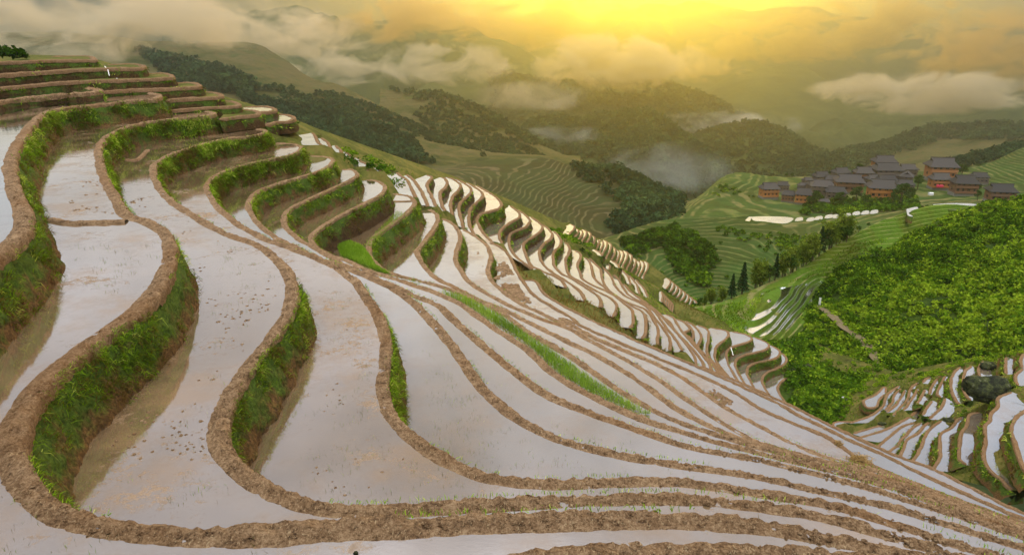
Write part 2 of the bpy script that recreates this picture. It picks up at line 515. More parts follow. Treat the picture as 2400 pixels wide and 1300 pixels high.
def resample(W, k=0.0035, lo=0.055, hi=1.0):
    d = np.linalg.norm(np.diff(W, axis=0), axis=1)
    dist = np.linalg.norm(W, axis=1)
    ds = np.clip(dist * k, lo, hi)
    w = d / (0.5 * (ds[1:] + ds[:-1]))
    s = np.concatenate([[0], np.cumsum(w)])
    n = max(4, int(s[-1]))
    t = np.linspace(0, s[-1], n)
    return np.stack([np.interp(t, s, W[:, i]) for i in range(3)], -1)
def smooth1(a, n):
    if n < 2 or len(a) < 2 * n: return a
    k = np.hanning(2 * n + 1); k /= k.sum()
    p = np.vstack([np.repeat(a[:1], n, 0), a, np.repeat(a[-1:], n, 0)])
    return np.stack([np.convolve(p[:, i], k, 'valid') for i in range(a.shape[1])], -1)
def normals(C):
    t = np.gradient(C, axis=0)
    n = np.stack([-t[:, 1], t[:, 0], 0 * t[:, 0]], -1)
    n /= np.linalg.norm(n, axis=1, keepdims=True) + 1e-9
    n = smooth1(n, 4)
    return n / (np.linalg.norm(n, axis=1, keepdims=True) + 1e-9)

BASE_PTS = []            # points the hillside under the terraces passes through
def blades(P, N, L, Wd, tint, droop=0.5, rich=True, up=0.55):
    """P base points, N outward normals -> blade mesh arrays"""
    n = len(P)
    a = rng.uniform(0, 2 * math.pi, n)
    side = np.stack([np.cos(a), np.sin(a), np.zeros(n)], -1)
    d = N * rng.uniform(0.2, 0.9, (n, 1)) + np.array([0, 0, 1]) * rng.uniform(up * 0.5, up * 1.5, (n, 1)) + rng.normal(0, 0.28, (n, 3))
    d /= np.linalg.norm(d, axis=1, keepdims=True)
    L = (L * rng.uniform(0.5, 1.3, n))[:, None]
    Wd = (np.broadcast_to(Wd, (n,)) * rng.uniform(0.7, 1.3, n))[:, None]
    tip = P + d * L - np.array([0, 0, 1]) * L * droop * rng.uniform(0.1, 1.0, (n, 1))
    if rich:
        mid = P + d * L * 0.55
        V = np.stack([P - side * Wd / 2, P + side * Wd / 2, mid + side * Wd * 0.42, mid - side * Wd * 0.42, tip], 1)
        b = np.arange(n)[:, None] * 5
        return V.reshape(-1, 3), [b + np.array([[0, 1, 2, 3]]), b + np.array([[3, 2, 4]])], np.repeat(np.clip(tint, 0, 1), 5)
    V = np.stack([P - side * Wd / 2, P + side * Wd / 2, tip], 1)
    b = np.arange(n)[:, None] * 3
    return V.reshape(-1, 3), [b + np.array([[0, 1, 2]])], np.repeat(np.clip(tint, 0, 1), 3)
def poly_mesh(P2, z):
    """a flat, possibly concave sheet"""
    v = [Vector((float(p[0]), float(p[1]))) for p in P2]
    r = geometry.delaunay_2d_cdt(v, [], [list(range(len(v)))], 1, 1e-4)
    V = np.array([(q.x, q.y, z) for q in r[0]])
    F = np.array([f for f in r[2] if len(f) == 3], np.int32).reshape(-1, 3)
    if len(F):
        a, b, c = V[F[:, 0]], V[F[:, 1]], V[F[:, 2]]
        flip = np.cross(b - a, c - a)[:, 2] < 0
        F[flip] = F[flip][:, ::-1]
    return V, F
def thin(C, step):
    keep, last = [0], C[0]
    for i in range(1, len(C)):
        if np.linalg.norm(C[i] - last) >= step:
            keep.append(i); last = C[i]
    return C[keep]

def terrace(px, z, h, label, prev=None, strip=None, w=0.5, run=0.42, wmat=None, bmat=None, dmat=None,
            grass=0.0, blade=(0.26, 0.022), grass_bias=0.0, group=None, drop=1.9, k=0.0035, endup=False, closed=False, gmat=None, curve=None, cat='rice terrace', foot=None):
    C = resample(at_z(catmull(px), z) if curve is None else curve, k)
    C[:, 2] = z
    dist = np.linalg.norm(C, axis=1)
    near = dist.min() < 45
    C[:, :2] += 0.05 * np.stack([fbm(C * 0.9 + 5, 3), fbm(C * 0.9 + 90, 3)], -1) * np.clip(dist / 30, 0.6, 2)[:, None]
    N = normals(C)
    mid = C[len(C) // 2]
    T = empty('rice_terrace', mid)
    tag(T, label, cat, group)
    # --- dike: a rounded ridge of trodden mud
    if near:
        prof = np.array([(-1.02, -.30), (-.84, -.03), (-.62, .03), (-.44, .10), (-.34, .19), (-.2, .255), (-.05, .28), (.1, .28), (.25, .25), (.37, .18), (.46, .06), (.53, -.2), (.55, -1.0)])
    else:
        prof = np.array([(-.62, -.6), (-.42, .12), (-.2, .24), (.08, .27), (.32, .2), (.46, .04), (.52, -.7)])
    wv = w * (1 + 0.30 * fbm(C * 0.6 + 33, 4))[:, None]
    if near: wv = wv * np.interp(proj(C)[0][:, 0], [1350, 1850], [1.0, 0.70])[:, None]
    _st = max(1e-3, np.linalg.norm(C[1] - C[0]))
    et = np.clip(np.minimum(np.arange(len(C)), np.arange(len(C))[::-1]) * _st / 0.45, .04, 1)[:, None] ** .6
    wv = wv * et
    D = C[:, None] + N[:, None] * (prof[None, :, 0] * wv)[..., None]
    D[..., 2] += prof[None, :, 1] * wv * 0.62 * np.where(prof[None, :, 1] > .05, 1 + .5 * fbm(C * 1.1 + 80, 3)[:, None], 1)
    amp = 0.072 if near else 0.05
    Q = D.reshape(-1, 3)
    nz = fbm(Q * 2.1, 3) * amp * 0.8 + fbm(Q * 8.0, 3) * amp * 1.25
    nz2 = fbm(Q * 6.0 + 40, 3) * amp
    damp = np.tile(np.r_[.0, .02, .10, .35, .7, np.ones(len(prof) - 5)] if near else np.ones(len(prof)), len(C))
    D = (Q + np.stack([nz2 * .6, nz2 * .3, nz], -1) * damp[:, None]).reshape(D.shape)
    n, m = D.shape[:2]
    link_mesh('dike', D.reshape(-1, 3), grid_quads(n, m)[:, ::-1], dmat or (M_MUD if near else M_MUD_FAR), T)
    # --- bank: the steep outer wall that drops to the next terrace
    if h > 0:
        nt = int(np.clip(h / np.clip(dist.min() * 0.006, 0.09, 0.5), 3, 22))
        t = np.linspace(0, 1, nt)
        runv = (h * run * (1 + 0.35 * fbm(C * 0.35 + 11, 2)))[:, None]
        u = 0.30 * wv + runv * t[None] ** 0.85
        B = C[:, None] + N[:, None] * u[..., None]
        ee = np.minimum(np.arange(len(C)), np.arange(len(C))[::-1]) / max(2.0, 0.9 / max(1e-3, np.linalg.norm(C[1] - C[0])))
        hk = (np.clip(ee, .08, 1) if endup else np.ones(len(C)))[:, None]
        B[..., 2] += -0.06 - t[None] * (h * hk + 0.06)
        q = B.reshape(-1, 3)
        dsp = (fbm(q * 1.1 + 3, 3) * 0.16 + fbm(q * 4.2, 3) * 0.09) * np.clip(np.tile(t, n) * 4, 0.1, 1)
        B = B + (dsp.reshape(n, nt))[..., None] * N[:, None]
        link_mesh('bank', B.reshape(-1, 3), grid_quads(n, nt)[:, ::-1], bmat or (M_BANK if near else M_BANK_FAR), T, attr={'tint': np.tile(1 - t, n)})
        if grass > 0:
            seg = np.linalg.norm(np.diff(C, axis=0), axis=1)
            view = -C / dist[:, None]
            face = ((N * view).sum(1) * .85 + view[:, 2] * .55)[:-1] + 0.03
            wgt = seg * np.clip(face * 3, 0.10, 1)
            pxy, dep = proj(C)
            inview = (pxy[:-1, 0] > -250) & (pxy[:-1, 0] < 2650) & (pxy[:-1, 1] < 1500) & (dep[:-1] > 1)
            wgt = wgt * inview
            per = 7
            nc = int(wgt.sum() * h * 1.1 * grass / per)
            if nc > 4:
                cnt = nc * per
                i = np.repeat(rng.choice(len(seg), nc, p=wgt / wgt.sum()), per)
                i = np.clip(i + rng.integers(-1, 2, cnt), 0, len(seg) - 1)
                f = rng.random(cnt)
                tt = np.clip(np.repeat(rng.beta(1.0, 1.25, nc), per) + rng.normal(0, .03, cnt), 0.0, .99)
                ctint = np.repeat(rng.normal(0, .24, nc), per)
                cdir = np.repeat(rng.normal(0, .55, (nc, 3)) * np.array([1, 1, .3]), per, 0)
                j = np.clip(tt * (nt - 1), 0, nt - 1.001)
                j0 = j.astype(int); fj = (j - j0)[:, None]; f2 = f[:, None]
                P = (B[i, j0] * (1 - fj) + B[i, j0 + 1] * fj) * (1 - f2) + (B[i + 1, j0] * (1 - fj) + B[i + 1, j0 + 1] * fj) * f2
                pn = fbm(P * 0.55 + 7, 3) + 0.5 * fbm(P * 2.3, 2)
                keep = pn + np.repeat(rng.normal(0, 0.18, nc), per) - tt * 0.6 + grass_bias - .25 * (tt < .10) > -0.16
                ctint, cdir = ctint[keep], cdir[keep]
                hang = tt[keep]
                P, tk, pk = P[keep], tt[keep], pn[keep]
                nn = N[i][keep]
                dP = np.linalg.norm(P, axis=1)
                sc = np.clip(dP / 22, 0.8, 2.6)
                tint = np.clip(0.55 + 0.6 * fbm(P * 0.8 + 61, 3) - 0.30 * tk + ctint + rng.normal(0, 0.09, len(P)), 0.0, 1)
                V, F, tn = blades(P - nn * 0.03, nn + cdir, blade[0] * (0.75 + 0.25 * sc), blade[1] * sc, tint, 0.75)
                tag(link_mesh('grass', V, F, gmat or M_GRASS, T, attr={'tint': tn}, smooth=False), kind='stuff')
    # --- flooded field behind the dike
    if wmat is not False:
        if closed:
            V, F = poly_mesh(thin(C, 0.3)[:, :2], z)
        elif prev is not None:
            a, b = thin(C, 0.22 if near else 0.5), thin(prev, 0.22 if near else 0.5)
            P2 = np.vstack([a[:, :2], b[::-1, :2]])
            V, F = poly_mesh(P2, z)
        else:
            s = strip if strip is not None else 2.5
            tt = np.linspace(0, 1, len(C))
            sw = s * np.clip(np.minimum(tt, 1 - tt) * 8, 0.15, 1) * (1 + 0.3 * fbm(C * 0.3 + 70, 3))
            U = C - N * sw[:, None]
            ub = thin(U, max(0.8, dist.min() * 0.02)).copy(); ub[:, 2] -= .04
            if drop < 50: BASE_PTS.append(ub)
            V = np.stack([C, U], 1).reshape(-1, 3)
            F = grid_quads(len(C), 2)
            lo_ = U - N * .25; lo_[:, 2] -= 1.1
            hi_ = U.copy(); hi_[:, 2] -= .02
            SV = np.stack([hi_, lo_], 1).reshape(-1, 3); SQ = grid_quads(len(C), 2); st_ = np.tile([1., 0.], len(C))
            if h > 0:                      # close both ends
                n0 = len(SV)
                caps = [np.array([U[e_] - [0, 0, .02], C[e_] - [0, 0, .02], C[e_] + N[e_] * (w * .4 + h * run) - [0, 0, h * .9], C[e_] - [0, 0, 1.2], lo_[e_]]) for e_ in (0, -1)]
                SV = np.vstack([SV] + caps); st_ = np.r_[st_, [1, 1, 0, .3, 0] * 2]
                for q_ in (0, 5):
                    SQ = np.vstack([SQ, [[n0 + q_, n0 + q_ + 1, n0 + q_ + 3, n0 + q_ + 4]]])
                T3 = np.array([[n0 + q_ + 1, n0 + q_ + 2, n0 + q_ + 3] for q_ in (0, 5)])
                SQ = [SQ, T3]
            link_mesh('upper_bank', SV, SQ, bmat or M_BANK_FAR, T, attr={'tint': st_})
        if len(F):
            link_mesh('water', V, F, wmat or (M_WATER if near else M_WATER_FAR), T)
    cc = thin(C, max(0.8, dist.min() * 0.02))
    b = cc.copy(); b[:, 2] -= drop
    BASE_PTS.append(b)
    if endup:
        sw_ = strip if (strip and prev is None) else 2.2
        for e0, e1 in ((-1, -4), (0, 3)):
            if e0 == 0 and prev is not None: continue
            tg = C[e0] - C[e1]; tg /= np.linalg.norm(tg)
            for q in ((0.7, 1.6) if prev is not None else (.25, .8)):
                for s_ in (-.2, .5 * sw_, sw_):
                    BASE_PTS.append((C[e0] + tg * q - N[e0] * s_ + np.array([0, 0, .03 + .2 * q]))[None])
    return T, C

LV = [-5.5, -7.0, -8.5, -9.9, -11.3, -12.7, -14.1, -16.0, -18.0, -19.8, -21.5, -23.0, -24.3, -25.4]
TL = [
 [(235,222),(300,218),(352,219),(374,224),(366,231),(300,237),(250,243),(180,251),(115,262),(80,285),(45,335),(28,370),(25,400),(35,440),(55,490),(62,522),(42,556),(0,592),(-60,640),(-200,760),(-330,950),(-350,1150),(-200,1400),(200,1500),(700,1420),(1080,1345),(1300,1313),(1600,1300),(1900,1306),(2200,1345),(2600,1425)],
 [(400,262),(480,261),(502,266),(480,272),(440,276),(320,292),(255,318),(233,345),(235,375),(243,410),(270,460),(300,505),(345,520),(385,545),(403,580),(392,635),(362,685),(318,730),(245,782),(180,830),(110,890),(62,950),(38,1005),(35,1060),(48,1110),(80,1158),(140,1200),(220,1228),(320,1245),(450,1255),(600,1250),(800,1237),(1000,1228),(1200,1222),(1400,1215),(1600,1217),(1750,1227),(1900,1252),(2000,1272),(2100,1295),(2250,1332),(2500,1400)],
 [(530,303),(600,303),(622,307),(605,316),(515,328),(430,352),(378,374),(360,395),(368,430),(400,470),(450,503),(530,548),(600,573),(645,603),(680,650),(686,695),(672,740),(637,790),(590,850),(545,920),(520,975),(516,1020),(530,1065),(572,1108),(630,1145),(700,1176),(770,1192),(850,1197),(1000,1190),(1200,1178),(1400,1170),(1600,1168),(1750,1182),(1900,1205),(2000,1230),(2100,1260),(2200,1290),(2450,1365)],
 [(640,336),(695,339),(706,347),(690,360),(600,380),(545,395),(498,418),(486,440),(500,470),(540,512),(600,549),(661,574),(723,597),(797,632),(834,660),(861,697),(890,740),(906,790),(907,830),(900,880),(902,920),(915,965),(950,1010),(1000,1050),(1070,1090),(1150,1120),(1250,1132),(1400,1130),(1600,1130),(1750,1150),(1850,1165),(1950,1182),(2050,1212),(2150,1245),(2250,1278),(2450,1340)],
 [(725,366),(770,369),(781,377),(767,391),(723,409),(650,430),(600,452),(583,475),(595,510),(649,558),(692,578),(754,608),(797,622),(861,648),(908,669),(954,697),(1020,760),(1080,835),(1120,895),(1200,970),(1300,1025),(1450,1065),(1600,1090),(1750,1112),(1920,1150),(2100,1190),(2200,1222),(2400,1282),(2600,1340)],
 [(800,398),(828,399),(838,409),(823,421),(797,433),(723,467),(680,489),(666,509),(668,527),(695,556),(735,578),(790,611),(815,623),(877,650),(930,672),(975,695),(1025,715),(1070,753),(1120,797),(1200,865),(1275,920),(1390,970),(1500,1008),(1600,1042),(1800,1082),(1920,1112),(2050,1147),(2150,1177),(2300,1224),(2400,1258),(2600,1320)],
 [(858,422),(888,426),(904,440),(893,455),(855,476),(785,512),(745,538),(731,556),(738,575),(772,596),(815,612),(861,633),(908,648),(969,668),(1031,690),(1085,715),(1150,762),(1240,822),(1300,877),(1375,922),(1500,980),(1600,1012),(1700,1040),(1800,1066),(1900,1090),(2050,1130),(2200,1180),(2400,1250),(2600,1310)],
 [(920,454),(962,462),(973,475),(961,492),(938,511),(895,541),(871,563),(865,584),(871,608),(892,627),(914,640),(945,649),(1000,662),(1060,680),(1110,700),(1175,732),(1250,785),(1300,813),(1350,843),(1450,912),(1530,960),(1600,992),(1700,1024),(1800,1054),(1900,1080),(2050,1120),(2200,1171),(2400,1243),(2600,1303)],
 [(990,485),(1018,497),(1027,510),(1020,532),(995,565),(980,590),(984,605),(1000,630),(1030,655),(1061,671),(1110,697),(1160,717),(1200,735),(1250,760),(1317,793),(1367,817),(1400,833),(1480,880),(1560,938),(1600,965),(1705,1016),(1800,1048),(1900,1073),(2050,1113),(2200,1165),(2400,1238),(2600,1298)],
 [(1037,512),(1058,522),(1075,540),(1080,560),(1070,592),(1069,610),(1080,632),(1100,660),(1140,687),(1200,718),(1233,732),(1267,747),(1317,762),(1342,773),(1367,788),(1400,807),(1450,833),(1500,862),(1560,900),(1600,930),(1675,978),(1765,1030),(1850,1058),(1925,1078),(2050,1106),(2200,1160),(2400,1233),(2600,1293)],
 [(1085,537),(1120,557),(1142,576),(1151,598),(1150,612),(1144,630),(1150,652),(1173,677),(1200,698),(1225,713),(1267,733),(1303,750),(1342,763),(1367,776),(1400,795),(1433,809),(1500,837),(1560,863),(1600,885),(1650,920),(1700,953),(1775,995),(1850,1035),(1925,1067),(2050,1100),(2200,1156),(2400,1229),(2600,1289)],
 [(1143,569),(1165,575),(1187,592),(1200,612),(1213,640),(1230,665),(1247,688),(1275,708),(1308,727),(1342,747),(1358,761),(1383,773),(1417,788),(1450,802),(1500,822),(1560,846),(1627,874),(1693,904),(1727,922),(1772,952),(1850,988),(1940,1025),(1990,1060),(2036,1086),(2112,1120),(2208,1158),(2400,1225),(2600,1285)],
 [(1228,657),(1250,657),(1261,665),(1270,682),(1285,695),(1317,715),(1358,736),(1400,757),(1450,779),(1500,802),(1583,837),(1643,863),(1727,900),(1810,938),(1852,962),(1940,1007),(2074,1068),(2190,1125),(2266,1158),(2400,1216),(2600,1276)],
 [(1640,857),(1727,893),(1810,930),(1852,949),(1940,993),(2074,1056),(2180,1096),(2266,1138),(2400,1203),(2600,1262)],
]
TLAB = [
 'uppermost flooded terrace, its grassy wall standing at the lower left edge',
 'broad flooded terrace whose brown dike makes the big hairpin at lower left',
 'muddy flooded terrace whose dike makes the second hairpin inside the big one',
 'flooded terrace whose dike bulges over a narrow green grass wall in the middle',
 'wide smooth terrace just beyond the green grass wall of the middle bulge',
 'flooded terrace nearer the camera than the strip touching the bright green rice',
 'long flooded terrace whose dike borders the near side of the bright green rice',
 'terrace planted with bright green rice in a long tapering strip',
 'flooded terrace running along the far side of the bright green rice strip',
 'second flooded terrace beyond the bright green rice strip',
 'flooded terrace with rows of dark mud clods beside its dike',
 'narrow terrace strewn with dark mud clods, just above the rusty grass bank',
 'flooded terrace with a square upper corner above the rusty grass bank',
 'outermost narrow brown ledge along the shoulder edge, dropping to the valley',
]
TW = {0: M_WATER, 1: M_WATER_MUD, 2: M_WATER_MUD, 3: M_WATER_MUD, 10: M_WATER_CLOD, 11: M_WATER_CLOD}
CURV = []
SHORT = [(30,214),(150,207),(215,208),(234,212),(215,217),(180,219),(60,230),(0,238),(-90,262),(-250,330),(-500,520)]
prevC = resample(at_z(catmull(SHORT + [(-900,900),(-1100,1400),(-600,2200),(600,2200),(1400,1750),(2100,1600),(2700,1560)]), -4.95), 0.006)
for i, px in enumerate(TL):
    nxt = LV[i + 1] if i + 1 < len(LV) else LV[i] - 3.2
    hh = LV[i] - nxt
    T, C = terrace(px, LV[i], hh if i < 12 else 3.0, TLAB[i], prev=prevC if i < 13 else None, strip=1.2, w=(.42, .38, .33, .33, .33, .33, .34, .36, .38, .38, .38, .38, .38, .36)[i], run=0.36 if i else 0.42,
                   wmat=TW.get(i), grass=(420, 520, 520, 480, 230, 150, 110, 100, 95, 90, 70, 60, 90, 90)[i],
                   blade=(0.27, 0.018), grass_bias=(0.0, -0.05, 0.0, 0.25, .1, .1, -.05, .15, .15, .15, .05, -.1, -.05, 0)[i],
                   bmat=M_BANK_DRY if i in (6, 12, 13) else M_BANK, gmat=M_DRYGRASS if i in (12, 13) else None, drop=2.1)
    CURV.append(C)
    prevC = C
# the terrace above the uppermost one at the left
def small(label, px, z, h, strip=2.0, group=None, w=0.45, grass=0, **kw):
    kw.setdefault('endup', not kw.get('closed', False))
    return terrace(px, z, h, label, strip=strip, w=w, group=group, grass=grass, **kw)
small('short flooded terrace at the upper left with a thin dry grass wall', SHORT, -4.95, 0.6, closed=True, grass=60, blade=(0.25, .03), bmat=M_BANK_DRY)

# --- stack of narrow terraces that steps down behind the spur
SL = [([(120,134),(212,134),(222,141),(208,141),(120,142),(0,147),(-200,160)], 66, 'topmost dark terrace wall at the upper left, grass along its top'),
      ([(250,153),(322,152),(336,157),(322,160),(250,161),(130,167),(0,176),(-200,192)], 65, 'second dark terrace wall from the top, a thin trickle running down it'),
      ([(310,176),(392,174),(405,180),(388,183),(300,187),(150,193),(30,204),(-200,222)], 64, 'third dark terrace wall from the top, with a thin trickle near its middle'),
      ([(380,197),(455,196),(468,202),(450,205),(380,208),(300,211),(235,216)], 64, 'fourth dark terrace wall from the top, above a wedge of white water'),
      ([(430,220),(505,219),(518,225),(503,228),(440,231),(380,236)], 64, 'fifth dark terrace wall from the top, ending right of the tall grass wall'),
      ([(470,240),(545,239),(560,246),(545,249),(490,252),(395,260)], 64, 'sixth dark terrace wall from the top of the stepped spur'),
      ([(530,261),(595,260),(607,266),(595,270),(560,273),(512,280)], 63, 'seventh dark terrace wall, low and short, on the stepped spur'),
      ([(570,252),(628,251),(645,258),(632,262),(600,264),(575,270)], 72, 'small flooded ledge on the skyline above the seventh spur wall'),
      ([(620,271),(672,270),(690,278),(678,284),(650,286),(620,294)], 70, 'flooded ledge with a pale corner on the skyline right of the spur')]
for px, dist, lab in SL:
    z = z_of(np.mean([p[1] for p in px[2:5]]), dist)
    small(lab, px, z, 1.0, strip=2.6, grass=26, blade=(0.26, .035), bmat=M_BANK_DRY, w=0.5, drop=1.4, run=0.3, wmat=M_WATER_FAR if 'flooded' in lab else M_GROUND, closed=True)
# --- ponds scattered down the back of the spur
KL = [([(731,312),(740,320),(743,331),(753,341)], 76, 'slender curved pond on the skyline right of the spur'),
      ([(752,323),(770,336),(772,350)], 77, 'second slender pond on the skyline right of the spur'),
      ([(785,341),(797,352),(800,360)], 78, 'pale muddy pond on the skyline above the low bushes'),
      ([(809,356),(822,366),(830,374)], 79, 'triangular white pond on the skyline above the low bushes'),
      ([(835,369),(848,376)], 80, 'tiny white pond right of the triangular pond'),
      ([(842,377),(858,385),(864,390)], 77, 'white pond among the low bushes right of the spur'),
      ([(856,396),(864,402)], 74, 'tiny white pond among the low bushes'),
      ([(884,393),(893,402)], 76, 'tiny white pond beside the top of the ladder of strips')]
for px, dist, lab in KL:
    small(lab, px, z_of(px[0][1], dist), 0.8, strip=1.5, w=0.35, drop=.5)

# --- the flank beyond the gully: S-shaped strips stepping down to the right
def zz(o, pts, s=6.0):
    return [(o[0] + x / s, o[1] + y / s) for x, y in pts]
O1, O2, O3, O5 = (920, 390), (1140, 460), (1200, 620), (1560, 740)
ML = [
 (-17.2, zz(O1, [(60,85),(110,130),(200,190),(255,290),(300,380),(330,440)])),
 (-18.0, zz(O1, [(200,120),(245,150),(330,240),(400,340),(450,450),(500,560)])),
 (-19.0, zz(O1, [(480,120),(555,150),(495,225),(487,290),(545,410),(615,565)])),
 (-20.0, zz(O1, [(660,155),(725,165),(768,220),(745,285),(672,360),(665,440),(695,540),(735,625)])),
 (-21.0, zz(O1, [(760,150),(850,180),(950,250),(955,280),(925,335),(855,410),(820,480),(815,570),(840,690)])),
 (-22.0, zz(O1, [(900,180),(1010,240),(1100,310),(1108,340),(1080,390),(980,475),(930,560),(945,680),(1000,870)])),
 (-23.2, zz(O1, [(1050,230),(1170,300),(1265,380),(1268,410),(1240,455),(1130,550),(1080,640),(1070,720),(1090,850),(1150,950)])),
 (-24.5, zz(O1, [(1180,270),(1330,350),(1450,430),(1530,530),(1500,585),(1380,625),(1250,665),(1200,705),(1200,800),(1290,950),(1430,1090)])),
 (-26.3, zz(O2, [(330,130),(400,180),(465,250),(460,295),(390,335),(285,395),(200,470),(178,560),(215,660)])),
 (-27.5, zz(O2, [(440,190),(530,250),(610,335),(605,360),(560,420),(430,475),(335,525),(315,600),(330,720),(400,830),(520,930),(660,1020)])),
 (-28.7, zz(O2, [(620,290),(700,340),(785,415),(785,450),(760,490),(620,590),(528,650),(525,740),(570,860),(620,960),(780,1050),(940,1115),(1050,1180),(1100,1240),(1115,1290)])),
 (-29.9, zz(O2, [(800,400),(870,460),(925,530),(920,570),(895,605),(790,680),(745,770),(750,850),(800,960),(900,1050),(1040,1140),(1180,1230),(1300,1320),(1360,1400),(1385,1470)])),
 (-31.1, zz(O2, [(940,490),(1000,540),(1050,620),(1035,690),(950,780),(935,870),(960,980),(1060,1090),(1200,1160),(1330,1240),(1500,1350),(1590,1430),(1610,1560)])),
 (-32.3, zz(O2, [(1090,640),(1150,690),(1172,750),(1155,810),(1115,880),(1120,960),(1165,1110),(1320,1200),(1540,1330),(1740,1430),(1825,1520),(1830,1600),(1780,1700)])),
 (-33.6, zz(O2, [(1240,760),(1310,800),(1325,860),(1280,960),(1310,1060),(1340,1150),(1480,1240),(1760,1370),(1930,1500),(2050,1610),(2060,1800),(2010,1850)])),
 (-34.9, zz(O3, [(1020,-100),(1080,-60),(1115,20),(1150,180),(1300,320),(1500,460),(1700,590),(1850,680),(1882,800),(1870,980),(1820,1040)])),
 (-36.1, zz(O3, [(1090,-90),(1180,0),(1240,60),(1280,240),(1370,370),(1600,520),(1900,650),(1985,780),(2050,900),(2040,1120)])),
 (-37.3, zz(O3, [(1200,-20),(1300,60),(1400,180),(1450,300),(1580,430),(1900,600),(2000,740),(2130,900),(2220,1060),(2220,1210)])),
 (-38.5, zz(O3, [(1330,60),(1430,140),(1520,240),(1560,320),(1650,430),(1830,530),(2010,660),(2150,860),(2300,1050),(2400,1210)])),
 (-39.7, zz(O3, [(1480,170),(1560,260),(1680,390),(1860,520),(2060,670),(2200,830),(2290,930),(2420,1080),(2560,1290),(2592,1420)])),
 (-40.9, zz(O5, [(-180,-100),(-60,0),(60,90),(150,230),(250,330),(400,490),(500,620),(545,750)])),
 (-42.0, zz(O5, [(0,-20),(100,20),(150,90),(230,220),(330,330),(420,440),(520,550),(620,690),(660,800)])),
 (-43.1, zz(O5, [(140,40),(260,90),(320,150),(335,190),(260,235),(330,300),(400,400),(500,520),(640,670),(780,840)])),
 (-44.2, zz(O5, [(210,60),(300,110),(370,190),(392,280),(372,320),(420,410),(600,590),(720,730),(830,880)])),
 (-45.4, zz(O5, [(280,70),(370,120),(450,190),(495,270),(490,340),(455,430),(490,490),(640,640),(760,770),(860,880)])),
 (-46.8, zz(O5, [(450,130),(560,170),(605,220),(605,310),(580,420),(585,520),(640,610),(760,740),(860,840),(940,930)])),
 (-48.2, zz(O5, [(640,170),(780,190),(870,220),(882,270),(840,330),(740,400),(700,480),(690,580),(740,680),(880,850),(970,960)])),
 (-49.8, zz(O5, [(930,220),(1120,260),(1215,320),(1190,350),(1050,395),(920,440),(862,500),(858,600),(890,700),(960,820),(1050,970)])),
 (-51.2, zz(O5, [(1240,300),(1360,345),(1450,405),(1440,445),(1350,490),(1200,525),(1080,560),(995,610),(980,680),(1050,850),(1150,1010)])),
 (-52.6, zz(O5, [(1480,415),(1550,450),(1605,500),(1590,560),(1500,605),(1370,635),(1250,660),(1160,720),(1145,800),(1200,930),(1280,1080)])),
 (-54.0, zz(O5, [(1610,510),(1660,545),(1695,590),(1690,650),(1600,715),(1450,780),(1370,850),(1358,930),(1410,1040),(1490,1170)])),
 (-55.2, zz(O5, [(1700,560),(1790,610),(1850,680),(1840,760),(1760,830),(1650,900),(1580,990),(1590,1070),(1690,1220)])),
]
MLAB = ['first narrow strip of the ladder on the far flank, by the green bushes', 'second narrow strip of the ladder on the far flank',
 'white wedge terrace with a triangular top on the far flank', 'narrow S-shaped terrace right of the white wedge terrace', 'S-shaped terrace with muddy streaks at the top of the far flank',
 'smooth S-shaped terrace two steps left of the muddy dry field', 'S-shaped terrace next to the muddy dry field on its left', 'half drained muddy field above the bright green grass wall',
 'terrace with a brown pool below the bright green grass wall', 'S-shaped terrace above the broad bare brown wall', 'S-shaped terrace below the broad bare brown wall',
 'third S-shaped terrace right of the bright green grass wall', 'terrace whose right wall is bright green grass, mid flank', 'short notched terrace between two green grass walls',
 'terrace with a round notch in its green wall, mid flank', 'mottled terrace in the middle of the far flank', 'long slanting terrace right of the mottled one',
 'long terrace ending in a small square pool by the rusty grass', 'slanting terrace along the crossing dikes of the far flank', 'narrow slanting terrace below the crossing dikes',
 'slim strip at the upper left of the lower fan of terraces', 'second slim strip of the lower fan of terraces', 'terrace with a small dark notch at the top of the lower fan',
 'thin strip left of the brown teardrop wall in the lower fan', 'strip with a brown teardrop wall in the lower fan', 'strip with an upright brown wall in the lower fan',
 'wide terrace topping the lower fan, wall curving to the left', 'wide terrace with a straight dark wall and a thin spout', 'broad rounded terrace with a long mossy wall in the lower fan',
 'terrace curling round the second mossy wall of the lower fan', 'terrace curling round the third mossy wall of the lower fan', 'outermost terrace of the lower fan, above a rocky bank']
MC = []
for i, (z, px) in enumerate(ML):
    zn = ML[i + 1][0] if i + 1 < len(ML) else z - 2.6
    T, C = terrace(px, z, (z - zn) + 0.1, MLAB[i], prev=MC[-1] if i and i not in (8, 20) else None, strip=2.2, w=0.46,
                   run=0.30, grass=38 if i in (7, 12, 13, 14, 24, 25, 26, 27, 28, 29, 30) else 14, blade=(0.3, 0.05), grass_bias=0.45 if i in (7, 12, 13) else 0.1,
                   bmat=M_BANK if i in (7, 12, 13, 14) else M_BANK_FAR if i > 22 else M_BANK_DRY, group=None, drop=1.45, endup=True,
                   wmat=M_WATER_MUD if i == 7 else M_WATER_FAR)
    MC.append(C)

def basin(lab, pp, z, drop):
    W = at_z(np.array(pp + pp[:1], float), z)
    if (W[:-1, 0] * W[1:, 1] - W[1:, 0] * W[:-1, 1]).sum() > 0: pp = pp[::-1]
    return small(lab, pp + pp[:1], z, 0.8, w=0.4, drop=drop, closed=True, wmat=M_WATER_FAR)
